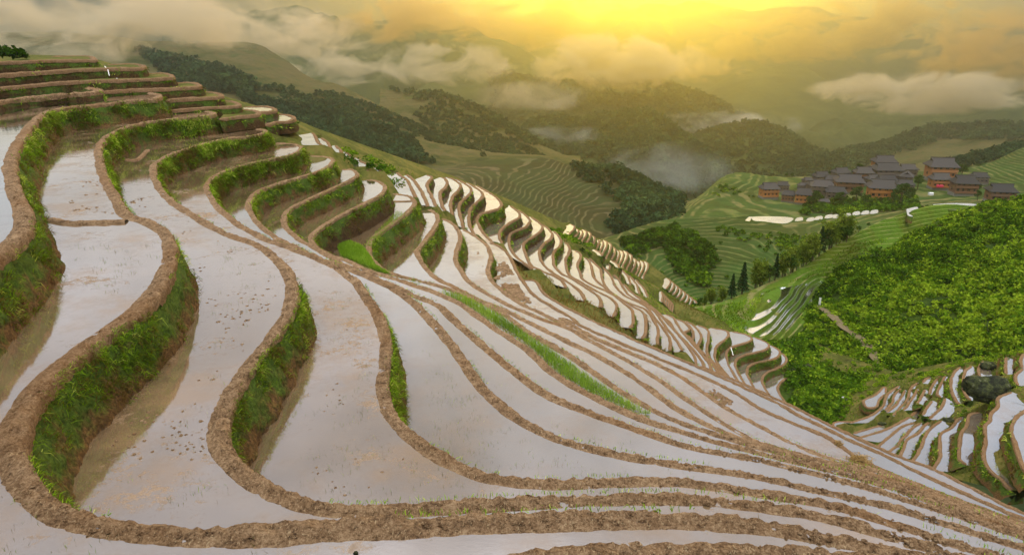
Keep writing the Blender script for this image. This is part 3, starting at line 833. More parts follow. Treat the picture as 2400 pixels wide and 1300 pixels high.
# --- the three little basins at the foot of the fan
for pp, lab in (([(1836,922),(1850,932),(1882,948),(1868,968),(1843,945)], 'lower left of three small straight edged basins beside the valley scrub'),
                ([(1858,925),(1874,914),(1904,924),(1890,943)], 'middle of three small straight edged basins beside the valley scrub'),
                ([(1895,878),(1913,888),(1919,925),(1888,912),(1886,905)], 'upper right small basin beside the valley scrub, under a dark rock')):
    basin(lab, pp, -57.3, .9)

# --- strips on the back edge of the flank and the comb of fields beyond
for j, (x0, y0, x1, y1) in enumerate([(1392,584,1412,600),(1432,610,1452,628),(1420,612,1428,632),(1440,625,1452,655),(1458,632,1478,668),(1475,645,1500,690),(1490,655,1520,700)]):
    small('thin strip along the skyline edge of the far flank, ' + ['above the lone bush', 'just right of the lone bush', 'short and upright', 'second after the short upright one', 'third after the short upright one', 'fourth after the short upright one', 'lowest and widest of its row'][j],
          [(x0, y0), ((x0 + x1) / 2 + 5, (y0 + y1) / 2), (x1, y1)], z_of(y0, 122 + j), 0.9, strip=.7, w=0.4, drop=.4, wmat=M_WATER_FAR)
comb = []
for j in range(19):
    x = 1342 + j * 9.6
    y = 529 + j * 5.05 + 4 * math.sin(j * 1.3)
    ln = 24 + 18 * math.sin(min(1, j / 12) * 1.57)
    z = z_of(y, 150 + j * 1.5)
    small('narrow flooded strip in the comb of fields on the second ridge', [(x - 4, y - 4), (x + 4, y + 1), (x + 2, y + ln * .35), (x - 7, y + ln * .75), (x - 6, y + ln)], z, 1.0, strip=1.5, w=0.4, drop=.4, group='comb of narrow strips on the second ridge', wmat=M_WATER_FAR)
for j in range(9):
    x = 1565 + j * 8.6
    y = 655 + j * 7.0
    small('tiny curved strip at the foot of the second ridge by the valley', [(x - 3, y - 4), (x + 6, y + 3), (x + 4, y + 12), (x - 5, y + 22)], z_of(y, 172), 1.0, strip=1.4, w=0.4, drop=.4, group='tiny strips at the foot of the second ridge', wmat=M_WATER_FAR)
for j in range(6):
    x = 1550 + j * 4.7
    y = 690 + j * 5
    small('short green edged strip on the grassy dip behind the far flank', [(x, y - 8), (x + 3, y), (x + 1, y + 18)], z_of(y, 135), 0.9, strip=0.7, w=0.4, drop=1.2, group='short strips on the grassy dip', wmat=M_WATER_FAR)

# --- the slope on the right: upright strips that step down to the left
def zU(p):
    p = np.asarray(p, float)
    return -40 + .0369 * (p[:, 0].mean() - 2350) + .023 * (p[:, 1].mean() - 1040)
UL = [
 (4.0, [(2430,950),(2400,965),(2381,979),(2371,1007),(2379,1036),(2390,1069),(2400,1094),(2430,1140)], 'large flooded strip cut by the right picture edge, below the boulder'),
 (4.4, [(2372,918),(2340,933),(2338,953),(2322,970),(2321,985),(2310,996),(2310,1036),(2306,1065),(2316,1096),(2342,1119),(2362,1138),(2384,1156)], 'longest flooded strip on the right slope, starting under the boulder'),
 (2.7, [(2296,966),(2274,971),(2264,1000),(2254,1013),(2250,1042),(2249,1075),(2266,1090)], 'upright white strip left of the longest strip on the right slope'),
 (2.7, [(2256,977),(2241,986),(2231,1002),(2206,1015),(2203,1046),(2204,1071),(2185,1103)], 'second upright white strip left of the longest strip'),
 (2.8, [(2208,985),(2187,998),(2168,1021),(2157,1052),(2135,1086)], 'third upright white strip left of the longest strip'),
 (1.7, [(2187,983),(2170,994),(2151,1015),(2126,1030),(2118,1050),(2107,1077)], 'muddy strip with stones left of the three upright white strips'),
 (1.6, [(2160,990),(2141,1002),(2116,1027),(2103,1044),(2078,1063)], 'slanting strip meeting the shoulder edge left of the muddy one'),
 (1.6, [(2145,990),(2118,998),(2086,1021),(2051,1052)], 'slanting weedy strip above the shoulder edge'),
 (1.3, [(2084,1017),(2059,1021),(2028,1040)], 'short weedy strip just above the shoulder edge'),
 (1.5, [(2158,952),(2140,970),(2112,988),(2074,1007),(2007,1027)], 'long slanting strip through the middle of the right slope'),
 (1.6, [(2068,995),(2040,1003),(1998,1016)], 'mottled strip beside the pale basin at the valley end'),
 (1.4, [(2180,884),(2170,888),(2162,897)], 'tiny pond at the top of the right slope below the bushes'),
 (0.9, [(2197,886),(2186,904),(2178,924)], 'short narrow strip right of the tiny pond'),
 (1.0, [(2216,880),(2204,903),(2197,922),(2208,932)], 'short mottled strip, third from the tiny pond'),
 (1.2, [(2252,859),(2235,875),(2229,905),(2238,932),(2252,950)], 'tall narrow strip two steps left of the big boulder'),
 (1.3, [(2277,857),(2262,870),(2258,896),(2264,925),(2276,938)], 'tall narrow strip touching the left side of the big boulder'),
 (1.5, [(2306,846),(2296,857),(2294,872),(2300,888)], 'curved pond above the big boulder holding a small rock'),
 (1.5, [(2359,836),(2357,855),(2359,876)], 'upright pond above the right end of the big boulder'),
 (1.8, [(2398,863),(2382,878),(2381,890),(2388,903)], 'curved pond at the right picture edge above the boulder'),
 (1.9, [(2398,828),(2393,845),(2396,862)], 'topmost pond at the right picture edge'),
 (1.0, [(2168,912),(2157,935),(2150,944),(2164,950)], 'hooked strip in the middle of the crowded small strips'),
 (0.9, [(2150,911),(2140,930),(2118,961)], 'thin strip left of the hooked strip'),
 (1.0, [(2151,896),(2133,913),(2128,934),(2110,955),(2092,974)], 'longest thin strip among the crowded small strips'),
 (0.9, [(2121,913),(2112,932),(2098,950),(2078,966)], 'thin strip left of the longest thin strip'),
 (1.1, [(2113,910),(2097,924),(2090,945),(2075,962)], 'second thin strip left of the longest thin strip'),
 (1.0, [(2107,904),(2078,926),(2072,947),(2047,970),(1992,991)], 'long thin strip sweeping down to the valley scrub'),
 (1.6, [(2185,938),(2172,955),(2163,973)], 'squarish mottled strip right of the hooked one'),
 (1.6, [(2216,932),(2205,955),(2178,981)], 'bent strip beside the green weeds under the boulder'),
]
for wd, px, lab in UL:
    z = zU(px)
    small(lab, px[::-1], z, 1.3, strip=wd, w=0.42, grass=22, blade=(0.32, .05), grass_bias=0.3, drop=0.95, bmat=M_BANK, wmat=M_WATER_FAR, run=0.5)
for pp, lab in (([(2074,906),(2052,925),(2024,940),(2034,954),(2054,952),(2062,935),(2078,922)], 'pale basin with a tan muddy end beside the valley scrub'),
                ([(1953,991),(1960,1006),(1975,1011),(2000,1004),(2029,1000),(2028,989)], 'wide pale basin at the valley end of the right slope')):
    basin(lab, pp, zU(pp), .5)

# --- the hillside under the terraces: one sheet through all of their feet
ex = []
for p, z in (((2500,900),-37),((2600,900),-34),((2600,1060),-33),((2500,1120),-35),((2560,830),-39),((2400,815),-46),((2250,850),-50.5),((2100,872),-55.5),((2030,890),-57),
             ((1950,950),-58),((1900,960),-59),((1935,1000),-58.5),((870,372),-17.5),((960,396),-18.5),((1060,412),-23),((1130,440),-27),((1200,478),-30),((1290,545),-35),
             ((560,236),-8.5),((650,262),-10.5),((740,300),-13.5),((820,345),-16),((0,128),-3.2),((200,131),-3.2),((-300,150),-3.2),
             ((1340,560),-37),((1390,590),-41),((1480,640),-46),((1560,690),-52),((1640,730),-60),((1720,765),-58),((1820,800),-57.5),((1890,860),-57.5),((1520,660),-52),((1600,715),-58)):
    ex.append(at_z(np.array([p], float), z))
BP = np.vstack(BASE_PTS + ex + [np.array([(-30, -6, -7.), (0, -8, -7.), (25, -6, -16), (-25, 4, -7.5), (60, 8, -34), (45, 0, -30)])])
cell = {}
for p in BP:                                     # one point per half metre cell, lowest wins
    kx = (int(p[0] // .6), int(p[1] // .6))
    if kx not in cell or p[2] < cell[kx][2]: cell[kx] = p
BP = np.array(list(cell.values()))
r_ = geometry.delaunay_2d_cdt([Vector((float(p[0]), float(p[1]))) for p in BP], [], [], 0, 1e-4)
src = [o[0] for o in r_[3]]
BV = np.array([(v.x, v.y, BP[s][2]) for v, s in zip(r_[0], src)])
BF = np.array([f for f in r_[2] if len(f) == 3], np.int32)
_e = np.stack([np.linalg.norm(BV[BF[:, a_]] - BV[BF[:, b_]], axis=1) for a_, b_ in ((0, 1), (1, 2), (2, 0))], -1).max(1)
BF = BF[_e < np.maximum(18, 0.36 * np.linalg.norm(BV[BF].mean(1), axis=1))]
nn = np.cross(BV[BF[:, 1]] - BV[BF[:, 0]], BV[BF[:, 2]] - BV[BF[:, 0]])[:, 2]
BF[nn < 0] = BF[nn < 0][:, ::-1]
tag(link_mesh('hillside', BV, BF, M_GROUND), 'terraced hillside of brown earth and grass under the rice fields', 'hillside', kind='structure')
# ================================================================ hills
HILLS = {}
def in_poly(p, poly):
    poly = np.asarray(poly, float)
    x, y = p[:, 0], p[:, 1]
    r = np.zeros(len(p), bool)
    j = len(poly) - 1
    for i in range(len(poly)):
        xi, yi = poly[i]; xj, yj = poly[j]
        c = ((yi > y) != (yj > y)) & (x < (xj - xi) * (y - yi) / (yj - yi + 1e-9) + xi)
        r ^= c
        j = i
    return r
def hill(name, label, x0, x1, rows, mat, N=260, M=110, amp=2.0, scale=0.02, step=0, wet=0.0, back=0.12, bdrop=0.05, trf=0.38, wob=1.1, wetpoly=None):
    xs = np.linspace(x0, x1, N)
    L = []
    for r in rows:
        r = np.array(sorted(r), float)
        c = catmull(r, 12)
        o = np.argsort(c[:, 0])
        c = c[o]
        L.append(at_d(np.stack([xs, np.interp(xs, c[:, 0], c[:, 1])], -1), np.interp(xs, c[:, 0], c[:, 2])))
    crest = L[-1]
    dd = np.linalg.norm(crest, axis=1, keepdims=True)
    hv = crest * np.array([1, 1, 0]); hv /= np.linalg.norm(hv, axis=1, keepdims=True)
    L.append(crest + hv * dd * back * .4 - np.array([0, 0, 1]) * dd * bdrop * .35)
    L.append(crest + hv * dd * back - np.array([0, 0, 1]) * dd * bdrop * 1.3)
    front = L[0]
    fd = np.linalg.norm(front, axis=1, keepdims=True)
    L.insert(0, front - hv * fd * 0.05 - np.array([0, 0, 1]) * fd * 0.05)
    L = np.array(L)                                   # rows, N, 3
    w = np.array([0.12] + [1.0] * (len(rows) - 1) + [0.25, 0.25]); s = np.concatenate([[0], np.cumsum(w)])
    t = np.linspace(0, s[-1], M)
    G = np.stack([np.stack([np.interp(t, s, L[:, i, k]) for i in range(N)], -1) for k in range(3)], -1)   # M, N, 3
    for i in range(N):
        G[:, i] = smooth1(G[:, i], max(2, M // 40)) if len(rows) > 2 else G[:, i]
    q = G.reshape(-1, 3)
    on = np.array([1, 1, 0.0])
    nz = fbm(q * scale * on + 9, 5, 0.52) * amp
    q = q + np.stack([0 * nz, 0 * nz, nz], -1)
    tint = np.ones(len(q)); wt_ = np.zeros(len(q))
    if step:
        zz_ = q[:, 2] + fbm(q * 0.05 / max(step, 1) * on + 3, 3) * step * wob
        k = zz_ / step
        f = k - np.floor(k)
        if wetpoly:
            pxy, _d = proj(q)
            inp = in_poly(pxy + fbm(q * .15, 2)[:, None] * 10, wetpoly)
            trf = np.where(inp, .72, trf)
        tread = np.clip((trf - f) / 0.10, 0, 1)
        q[:, 2] = q[:, 2] - zz_ + step * (np.floor(k) + np.where(f < trf, 0.0, (f - trf) / (1 - trf)))
        tint = tread
        if wet > 0:
            wt_ = tread * (fbm(q * 0.012 * on + np.array([0, 0, 0.4]) * np.floor(k)[:, None] * 0.23 + 50, 2) > 0.42 - wet)
        if wetpoly:
            wt_ = np.clip((0.70 - f) / 0.06, 0, 1) * inp * (fbm(q * .12 + 8, 2) > -.4)
    G = q.reshape(M, N, 3)
    o = link_mesh(name, q, grid_quads(M, N), mat, attr={'tint': tint, 'wet': wt_})
    tag(o, label, 'hill', kind='structure')
    HILLS.setdefault(label, G)
    return G

H_GREEN = hill('bush_hill', 'steep hillside of bright green bushes at the right, above the strips', 1870, 2720, [
  [(1870,815,136),(1960,890,128),(2050,880,125),(2150,872,122),(2250,850,118),(2400,812,110),(2720,760,100)],
  [(1870,765,146),(1960,745,147),(2100,700,147),(2250,680,142),(2400,650,137),(2720,600,128)],
  [(1870,745,152),(1925,692,158),(1960,650,162),(2010,602,168),(2080,588,172),(2130,562,175),(2200,522,176),(2300,487,174),(2400,464,172),(2550,420,168),(2720,390,165)]],
  M_BUSHGROUND, 240, 90, 2.2, 0.09)
H_GULLY = hill('valley_floor', 'bushy valley floor between the terraced flank and the green hill', 1500, 2110, [
  [(1500,830,138),(1600,850,132),(1750,905,119),(1850,970,112),(1900,1010,107),(1960,1025,106),(2110,1000,103)],
  [(1500,700,160),(1600,735,150),(1700,765,142),(1800,810,131),(1900,890,122),(1960,935,117),(2110,905,118)],
  [(1500,690,185),(1600,702,185),(1700,738,166),(1800,780,150),(1880,795,142),(1960,860,131),(2110,880,124)]],
  M_BUSHGROUND, 200, 80, 1.2, 0.1)
H_FRONT = hill('meadow_ridge', 'bright green grassy ridge with a row of trees along its crest', 1540, 2520, [
  [(1540,790,158),(1640,748,149),(1700,776,133),(1750,788,130),(1800,793,132.5),(1850,793,139),(1900,742,150),(1935,702,159),(2000,642,163),(2200,568,176),(2520,500,188)],
  [(1540,735,158),(1640,728,150),(1700,729,143),(1750,735,139),(1800,711,144),(1850,690,152),(1910,662,162),(1960,625,166),(2000,592,168),(2200,522,186),(2520,480,196)],
  [(1540,727,162),(1640,719,152),(1700,706,150),(1780,672,156),(1850,642,161),(1930,592,167),(1990,556,169),(2060,518,178),(2130,495,185),(2190,478,189),(2290,480,191),(2400,474,193),(2520,468,196)]],
  M_TERR_LIME, 520, 320, 0.5, 0.05, step=0.75, wetpoly=[(1745,770),(1790,690),(1840,668),(1925,652),(1935,676),(1880,735),(1850,770),(1770,785)])
H_BOWL = hill('terraced_bowl', 'green hillside combed with fine terraces behind the row of trees', 1380, 2180, [
  [(1380,620,228),(1500,650,233),(1600,700,238),(1680,722,236),(1760,710,232),(1850,660,228),(2000,600,230),(2180,560,235)],
  [(1380,565,262),(1480,578,262),(1560,604,258),(1650,622,256),(1750,602,258),(1850,572,262),(2000,540,268),(2180,520,270)],
  [(1380,566,272),(1450,548,280),(1500,530,285),(1580,511,290),(1680,511,292),(1750,513,295),(1850,516,295),(1950,508,297),(2050,498,300),(2180,490,300)]],
  M_TERR_GREEN, 460, 620, 0.8, 0.03, step=0.6, wob=1.0, trf=.3)
H_VILL = hill('village_hill', 'hill with stepped fields and the timber village on top', 1570, 2520, [
  [(1570,528,308),(1650,512,312),(1750,510,315),(1850,510,318),(2000,500,320),(2150,495,320),(2300,485,322),(2520,480,325)],
  [(1570,503,335),(1650,474,345),(1750,472,350),(1850,478,352),(2000,478,352),(2150,472,355),(2300,470,355),(2520,462,355)],
  [(1570,497,350),(1650,452,370),(1700,425,380),(1800,436,385),(1900,442,385),(2000,440,390),(2150,440,390),(2300,436,390),(2400,405,395),(2520,392,395)],
  [(1570,494,360),(1640,458,385),(1690,417,400),(1730,404,410),(1800,412,415),(1900,412,420),(2000,406,425),(2100,400,430),(2200,398,430),(2300,386,430),(2400,346,430),(2520,330,430)]],
  M_TERR_GREEN, 460, 460, 1.2, 0.03, step=0.9)
H_BROWN = hill('brown_hill', 'brown and green hill ruled with fine dry terraces in mid picture', 860, 1660, [
  [(860,420,300),(960,440,300),(1100,480,300),(1250,545,300),(1400,575,300),(1500,555,310),(1600,510,330),(1660,490,340)],
  [(860,392,360),(960,400,360),(1100,414,360),(1200,432,360),(1300,472,355),(1400,502,352),(1460,492,358),(1560,474,375),(1660,476,380)],
  [(860,386,400),(960,390,405),(1050,387,410),(1120,378,415),(1190,373,420),(1290,371,425),(1340,388,425),(1400,398,425),(1450,397,430),(1520,432,425),(1580,458,420),(1660,485,410)]],
  M_TERR_BROWN, 560, 620, 0.9, 0.02, step=0.8, wob=1.2, trf=.3)
H_LEFT = hill('left_slope', 'long hazy slope falling from the clouds at the left to mid picture', -320, 1360, [
  [(-320,300,450),(0,330,450),(400,330,450),(700,345,460),(850,385,470),(1000,405,470),(1150,400,500),(1360,385,560)],
  [(-320,200,600),(0,200,600),(300,190,610),(500,210,610),(650,250,600),(800,300,580),(950,352,560),(1100,378,560),(1360,374,600)],
  [(-320,60,800),(0,70,800),(200,75,800),(400,92,800),(540,96,790),(600,95,790),(660,127,780),(720,172,760),(770,196,750),(880,237,730),(960,280,720),(1060,325,700),(1150,356,680),(1360,378,660)]],
  M_SLOPE, 420, 240, 9.0, 0.012, step=2.0, wet=0.0)
H_LEFT2 = hill('spur_slope', 'hazy spur with trees on its back behind the long left slope', 890, 1420, [
  [(890,300,750),(1000,335,740),(1150,378,720),(1300,385,700),(1420,405,690)],
  [(890,208,880),(960,217,870),(1040,224,860),(1100,245,850),(1160,272,840),(1220,307,820),(1280,347,800),(1420,392,780)]],
  M_SLOPE, 240, 200, 6.0, 0.012, step=2.2)
H_F1 = hill('forest_hill', 'rounded forested hill in the blue valley haze', 1130, 1770, [
  [(1130,410,790),(1300,410,780),(1500,440,750),(1600,490,720),(1770,500,720)],
  [(1130,352,1000),(1230,307,1010),(1280,287,1010),(1350,292,1000),(1400,277,1000),(1480,259,1000),(1520,264,1000),(1580,302,980),(1640,347,950),(1770,430,900)]],
  M_FARGROUND, 200, 110, 14.0, 0.012)
H_F2 = hill('forest_knoll', 'second rounded forested hill right of the first', 1480, 2020, [
  [(1480,470,950),(1700,455,900),(1850,430,890),(2020,420,900)],
  [(1480,355,1200),(1600,332,1200),(1660,307,1200),(1720,294,1200),(1780,290,1200),(1830,302,1180),(1880,332,1150),(1920,357,1120),(2020,395,1050)]],
  M_FARGROUND, 180, 100, 14.0, 0.012)
H_F3 = hill('dark_ridge', 'dark forested ridge under the bright cloud', 1150, 1880, [
  [(1150,340,1300),(1500,345,1250),(1700,345,1250),(1880,370,1250)],
  [(1150,182,1700),(1350,192,1650),(1480,197,1600),(1560,197,1580),(1610,207,1560),(1650,227,1540),(1700,262,1500),(1760,292,1450),(1880,350,1400)]],
  M_FARGROUND, 200, 110, 26.0, 0.008)
H_R1 = hill('right_far_hill', 'hazy hills behind the village at the right', 1830, 2720, [
  [(1830,430,930),(2000,420,880),(2200,420,830),(2400,410,790),(2720,400,780)],
  [(1830,380,1170),(1950,352,1150),(2050,347,1150),(2120,327,1150),(2170,307,1150),(2210,302,1150),(2260,304,1150),(2300,294,1150),(2400,288,1150),(2720,262,1150)]],
  M_SLOPE, 240, 110, 16.0, 0.010)
H_R2 = hill('right_near_hill', 'green slope with a sandy lane right of the village', 2130, 2720, [
  [(2130,450,470),(2400,450,470),(2720,430,470)],
  [(2130,412,560),(2230,378,570),(2300,362,580),(2400,342,580),(2720,300,580)]],
  M_TERR_GREEN, 200, 120, 5.0, 0.015, step=2.6)
H_M1 = hill('misty_mountain', 'misty mountain between the two cloud banks at the right', 1520, 2140, [
  [(1520,330,1850),(1800,310,1850),(2140,310,1850)],
  [(1520,255,2600),(1640,217,2600),(1700,177,2600),(1760,157,2600),(1850,150,2600),(1900,164,2600),(1960,192,2600),(2140,270,2500)]],
  M_FARGROUND, 160, 80, 40.0, 0.005)
H_M2 = hill('cloudy_mountain', 'broad misty mountainside behind the middle of the picture', 380, 1600, [
  [(380,270,1400),(600,280,1400),(900,310,1400),(1200,330,1400),(1600,340,1400)],
  [(380,55,2300),(600,42,2300),(720,35,2300),(820,50,2300),(900,62,2300),(1000,72,2300),(1050,62,2300),(1110,85,2300),(1200,128,2300),(1300,150,2200),(1600,235,2100)]],
  M_FARGROUND, 300, 150, 80.0, 0.006)
H_M3 = hill('right_mountain', 'misty mountainside rising at the right edge', 1780, 2760, [
  [(1780,345,1700),(2100,340,1600),(2400,315,1550),(2760,300,1550)],
  [(1780,262,2300),(1950,232,2300),(2100,220,2300),(2200,165,2300),(2300,135,2300),(2400,118,2300),(2760,70,2300)]],
  M_FARGROUND, 260, 120, 70.0, 0.006)
H_M4 = hill('golden_mountain', 'farthest mountain under the golden sky', -400, 2900, [
  [(-400,230,3100),(500,220,3100),(1200,230,3100),(2000,240,3100),(2900,230,3100)],
  [(-400,40,4000),(200,30,4000),(700,40,4000),(1100,62,4000),(1350,55,4000),(1470,36,4000),(1530,22,4000),(1650,17,4000),(1800,14,4000),(1950,20,4000),(2050,44,4000),(2200,70,4000),(2500,50,4000),(2900,40,4000)]],
  M_FARGROUND, 420, 90, 120.0, 0.0032)
# ground sheet that reaches the horizon
a = np.linspace(0, 2 * math.pi, 65)[:-1]
rr = np.array([0, 400, 1500, 4000, 9000])
V = [(0, 1500, -330)]
for r1 in rr[1:]:
    V += [(r1 * math.cos(t), 1500 + r1 * math.sin(t), -330 + 12 * math.sin(3 * t)) for t in a]
V = np.array(V)
F3 = np.array([(0, 1 + i, 1 + (i + 1) % 64) for i in range(64)])
F4 = np.array([(1 + 64 * k + i, 1 + 64 * (k + 1) + i, 1 + 64 * (k + 1) + (i + 1) % 64, 1 + 64 * k + (i + 1) % 64) for k in range(3) for i in range(64)])
tag(link_mesh('ground', V, [F3, F4], M_FARGROUND), 'low valley ground reaching away under the haze', 'ground', kind='structure')

# ---------------------------------------------------------------- haze
def box_mesh(name, lo, hi, mat):
    m = MB(); m.box(lo[0], hi[0], lo[1], hi[1], lo[2], hi[2])
    return m.build(name, mat)
t = NT('valley_haze')
pv = t.n('ShaderNodeVolumePrincipled')
pv.inputs['Color'].default_value = (0.50, 0.55, 0.56, 1)
pv.inputs['Density'].default_value = 0.00040
pv.inputs['Anisotropy'].default_value = 0.88
t.l(pv.outputs[0], t.out.inputs['Volume'])
HAZE = box_mesh('haze', (-10000, -8500, -345), (10000, 11500, 330), t.m)
tag(HAZE, 'pale even haze filling the whole valley', 'haze', kind='stuff')
# ================================================================ vegetation
def scatter(G, n, poly=None, tries=12):
    """random points of a hill's surface that the camera sees inside a region of the picture"""
    M, N = G.shape[:2]
    out = []
    got = 0
    for _ in range(tries):
        u = rng.uniform(1, M - 1.001, n * 2); v = rng.uniform(0, N - 1.001, n * 2)
        i, j = u.astype(int), v.astype(int)
        i = np.clip(i, 0, M - 2)
        fu, fv = (u - i)[:, None], (v - j)[:, None]
        P = (G[i, j] * (1 - fu) + G[i + 1, j] * fu) * (1 - fv) + (G[i, j + 1] * (1 - fu) + G[i + 1, j + 1] * fu) * fv
        # even over area
        A = np.linalg.norm(np.cross(G[i + 1, j] - G[i, j], G[i, j + 1] - G[i, j]), axis=1)
        keep = rng.random(len(P)) < A / np.percentile(A, 97)
        if poly is not None:
            px, _d = proj(P)
            keep &= in_poly(px, poly)
        out.append(P[keep]); got += keep.sum()
        if got >= n: break
    return np.concatenate(out)[:n]
def surf_at(G, p):
    """the hill's own point nearest to a pixel"""
    q, d = proj(G.reshape(-1, 3))
    e = ((q - np.array(p)) ** 2).sum(1) + (d - d.min()) * 0.02
    return G.reshape(-1, 3)[np.argmin(e)]
def leaf_quads(C, size, tint, up=0.3, aspect=1.6):
    n = len(C)
    a = rng.normal(size=(n, 3)); a[:, 2] *= (1 - up); a /= np.linalg.norm(a, axis=1, keepdims=True)
    b = np.cross(a, rng.normal(size=(n, 3))); b /= np.linalg.norm(b, axis=1, keepdims=True) + 1e-9
    s = (np.broadcast_to(size, (n,)) * rng.uniform(0.6, 1.3, n))[:, None]
    V = np.stack([C - a * s * aspect / 2, C + b * s * .5, C + a * s * aspect / 2, C - b * s * .5], 1).reshape(-1, 3)
    F = np.arange(n * 4).reshape(n, 4)
    return V, F, np.repeat(np.clip(tint, 0, 1), 4)
def bushes(P, rad, per, leaf, flat=0.75, base=0.5, spread=0.16):
    """leaf clumps round many centres: light and dark bushes, leaves over a lumpy shell"""
    n = len(P)
    rad = np.broadcast_to(rad, (n,)) * rng.uniform(0.55, 1.35, n)
    d = rng.normal(size=(n, per, 3)); d /= np.linalg.norm(d, axis=2, keepdims=True)
    d[..., 2] = np.abs(d[..., 2]) * 1.0 - 0.15
    r = rad[:, None] * rng.uniform(0.55, 1.05, (n, per))
    C = P[:, None] + d * r[..., None] * np.array([1, 1, flat])
    bt = base + 0.30 * fbm(P * 0.06 + 13, 3) * 1.6 + .25 * fbm(P * .02 + 40, 2) + rng.normal(0, spread, n)
    tint = bt[:, None] + rng.normal(0, 0.11, (n, per)) 
    return leaf_quads(C.reshape(-1, 3), leaf, tint.ravel(), 0.2)

# --- scrub on the green hill, in the gully and by the strips
P1 = scatter(H_GREEN, 4200, [(1870,980),(1880,735),(1960,640),(2080,580),(2300,475),(2420,450),(2420,860),(2050,890)])
sz = 0.9 + 1.3 * np.clip(fbm(P1 * 0.06, 3) + .3, 0, 1)
P1 = P1[fbm(P1 * .22 + 9, 3) + rng.normal(0, .12, len(P1)) > -.30]
_pp = catmull(np.array([(1922,722),(1945,742),(1975,770),(2010,795),(2035,820),(2055,850),(2078,876)], float), 6)
P1 = P1[np.array([np.abs(_pp - q).sum(1).min() > 9 for q in proj(P1)[0]])]
sz = 0.9 + 1.3 * np.clip(fbm(P1 * 0.06, 3) + .3, 0, 1)
V, F, tn = bushes(P1 + np.array([0, 0, .2]), sz, 60, 0.40, base=0.56, spread=.24, flat=.95)
tag(link_mesh('shrubbery', V, F, M_SHRUB, attr={'tint': tn}, smooth=False), 'dense bright green shrubs covering the steep hill at the right', 'shrubs', kind='stuff')
P2 = np.vstack([scatter(H_GULLY, 900, [(1760,790),(1900,740),(2060,870),(2030,900),(1960,1000),(1880,985),(1850,960),(1850,860)]),
                scatter(H_GULLY, 150, [(1560,690),(1720,735),(1780,790),(1700,790),(1600,740)])])
V, F, tn = bushes(P2 + np.array([0, 0, .3]), 1.4, 60, 0.36, base=0.42)
tag(link_mesh('valley_scrub', V, F, M_SHRUB, attr={'tint': tn}, smooth=False), 'dark leafy scrub filling the gully below the green hill', 'shrubs', kind='stuff')
def hill_mesh_scatter(V_, F_, n, poly, maxd=260):
    """points on the terraced hillside seen inside a region of the picture"""
    c = V_[F_].mean(1)
    px, d = proj(c)
    ok = (d > 3) & (d < maxd)
    a = 0.5 * np.linalg.norm(np.cross(V_[F_[:, 1]] - V_[F_[:, 0]], V_[F_[:, 2]] - V_[F_[:, 0]]), axis=1)
    big = px.copy()
    w = a * ok
    k = rng.choice(len(F_), n * 8, p=w / w.sum())
    u, v = rng.random(n * 8), rng.random(n * 8)
    f = u + v > 1; u[f], v[f] = 1 - u[f], 1 - v[f]
    P = V_[F_[k, 0]] + u[:, None] * (V_[F_[k, 1]] - V_[F_[k, 0]]) + v[:, None] * (V_[F_[k, 2]] - V_[F_[k, 0]])
    px, d = proj(P)
    return P[in_poly(px, poly)][:n]
# rusty grass bank below the shoulder, low bushes right of the spur
RUST = [(1200,610),(1235,640),(1300,650),(1380,690),(1440,745),(1500,775),(1580,820),(1560,835),(1440,780),(1320,725),(1262,690),(1255,660),(1215,650)]
P = hill_mesh_scatter(BV, BF, 9000, RUST)
if len(P):
    V, F, tn = blades(P + np.array([0, 0, .05]), np.tile([0.3, -0.4, .3], (len(P), 1)), 0.75, 0.07, np.clip(0.38 + 0.6 * fbm(P * 0.25, 3) + rng.normal(0, .12, len(P)), 0, 1), 0.7)
    tag(link_mesh('dry_grass', V, F, M_DRYGRASS, attr={'tint': tn}, smooth=False), 'rusty dry grass on the bank below the shoulder of the hill', 'grass', kind='stuff')
LOW = [(790,370),(850,372),(905,395),(935,410),(975,465),(920,450),(850,415),(805,395)]
P = np.vstack([hill_mesh_scatter(BV, BF, 130, LOW), hill_mesh_scatter(BV, BF, 40, [(560,290),(640,290),(720,310),(700,335),(640,330),(560,300)])])
if len(P):
    V, F, tn = bushes(P + np.array([0, 0, .6]), 0.9, 80, 0.2, base=0.42)
    tag(link_mesh('low_bushes', V, F, M_SHRUB, attr={'tint': tn}, smooth=False), 'low green bushes between the spur and the ladder of strips', 'bushes', kind='stuff')
WEED = [(2255,935),(2330,915),(2400,905),(2320,935),(2290,965),(2255,985),(2250,960),(2215,972),(2230,945)]
P = hill_mesh_scatter(BV, BF, 260, WEED)
P3 = hill_mesh_scatter(BV, BF, 200, [(2290,1080),(2330,1100),(2400,1160),(2400,1190),(2330,1150),(2270,1110)])
P4 = hill_mesh_scatter(BV, BF, 500, [(1270,540),(1340,530),(1400,560),(1420,585),(1380,600),(1330,570)])
P5 = hill_mesh_scatter(BV, BF, 700, [(1930,830),(2060,860),(2200,865),(2390,805),(2400,830),(2200,885),(2080,900),(2000,955),(1960,985),(1950,900)])
Pw = np.vstack([q for q in (P, P3, P4, P5) if len(q)])
if len(Pw):
    V, F, tn = bushes(Pw + np.array([0, 0, .1]), 0.55, 46, 0.2, base=0.62)
    tag(link_mesh('weeds', V, F, M_SHRUB, attr={'tint': tn}, smooth=False), 'bright weeds growing between the strips and round the boulder', 'weeds', kind='stuff')
allm = hill_mesh_scatter(BV, BF, 26000, [(900,380),(1320,560),(1600,700),(1900,860),(1990,1010),(2400,1200),(2400,800),(2100,890),(1900,940),(1700,830),(1300,650),(1100,500)], 240)
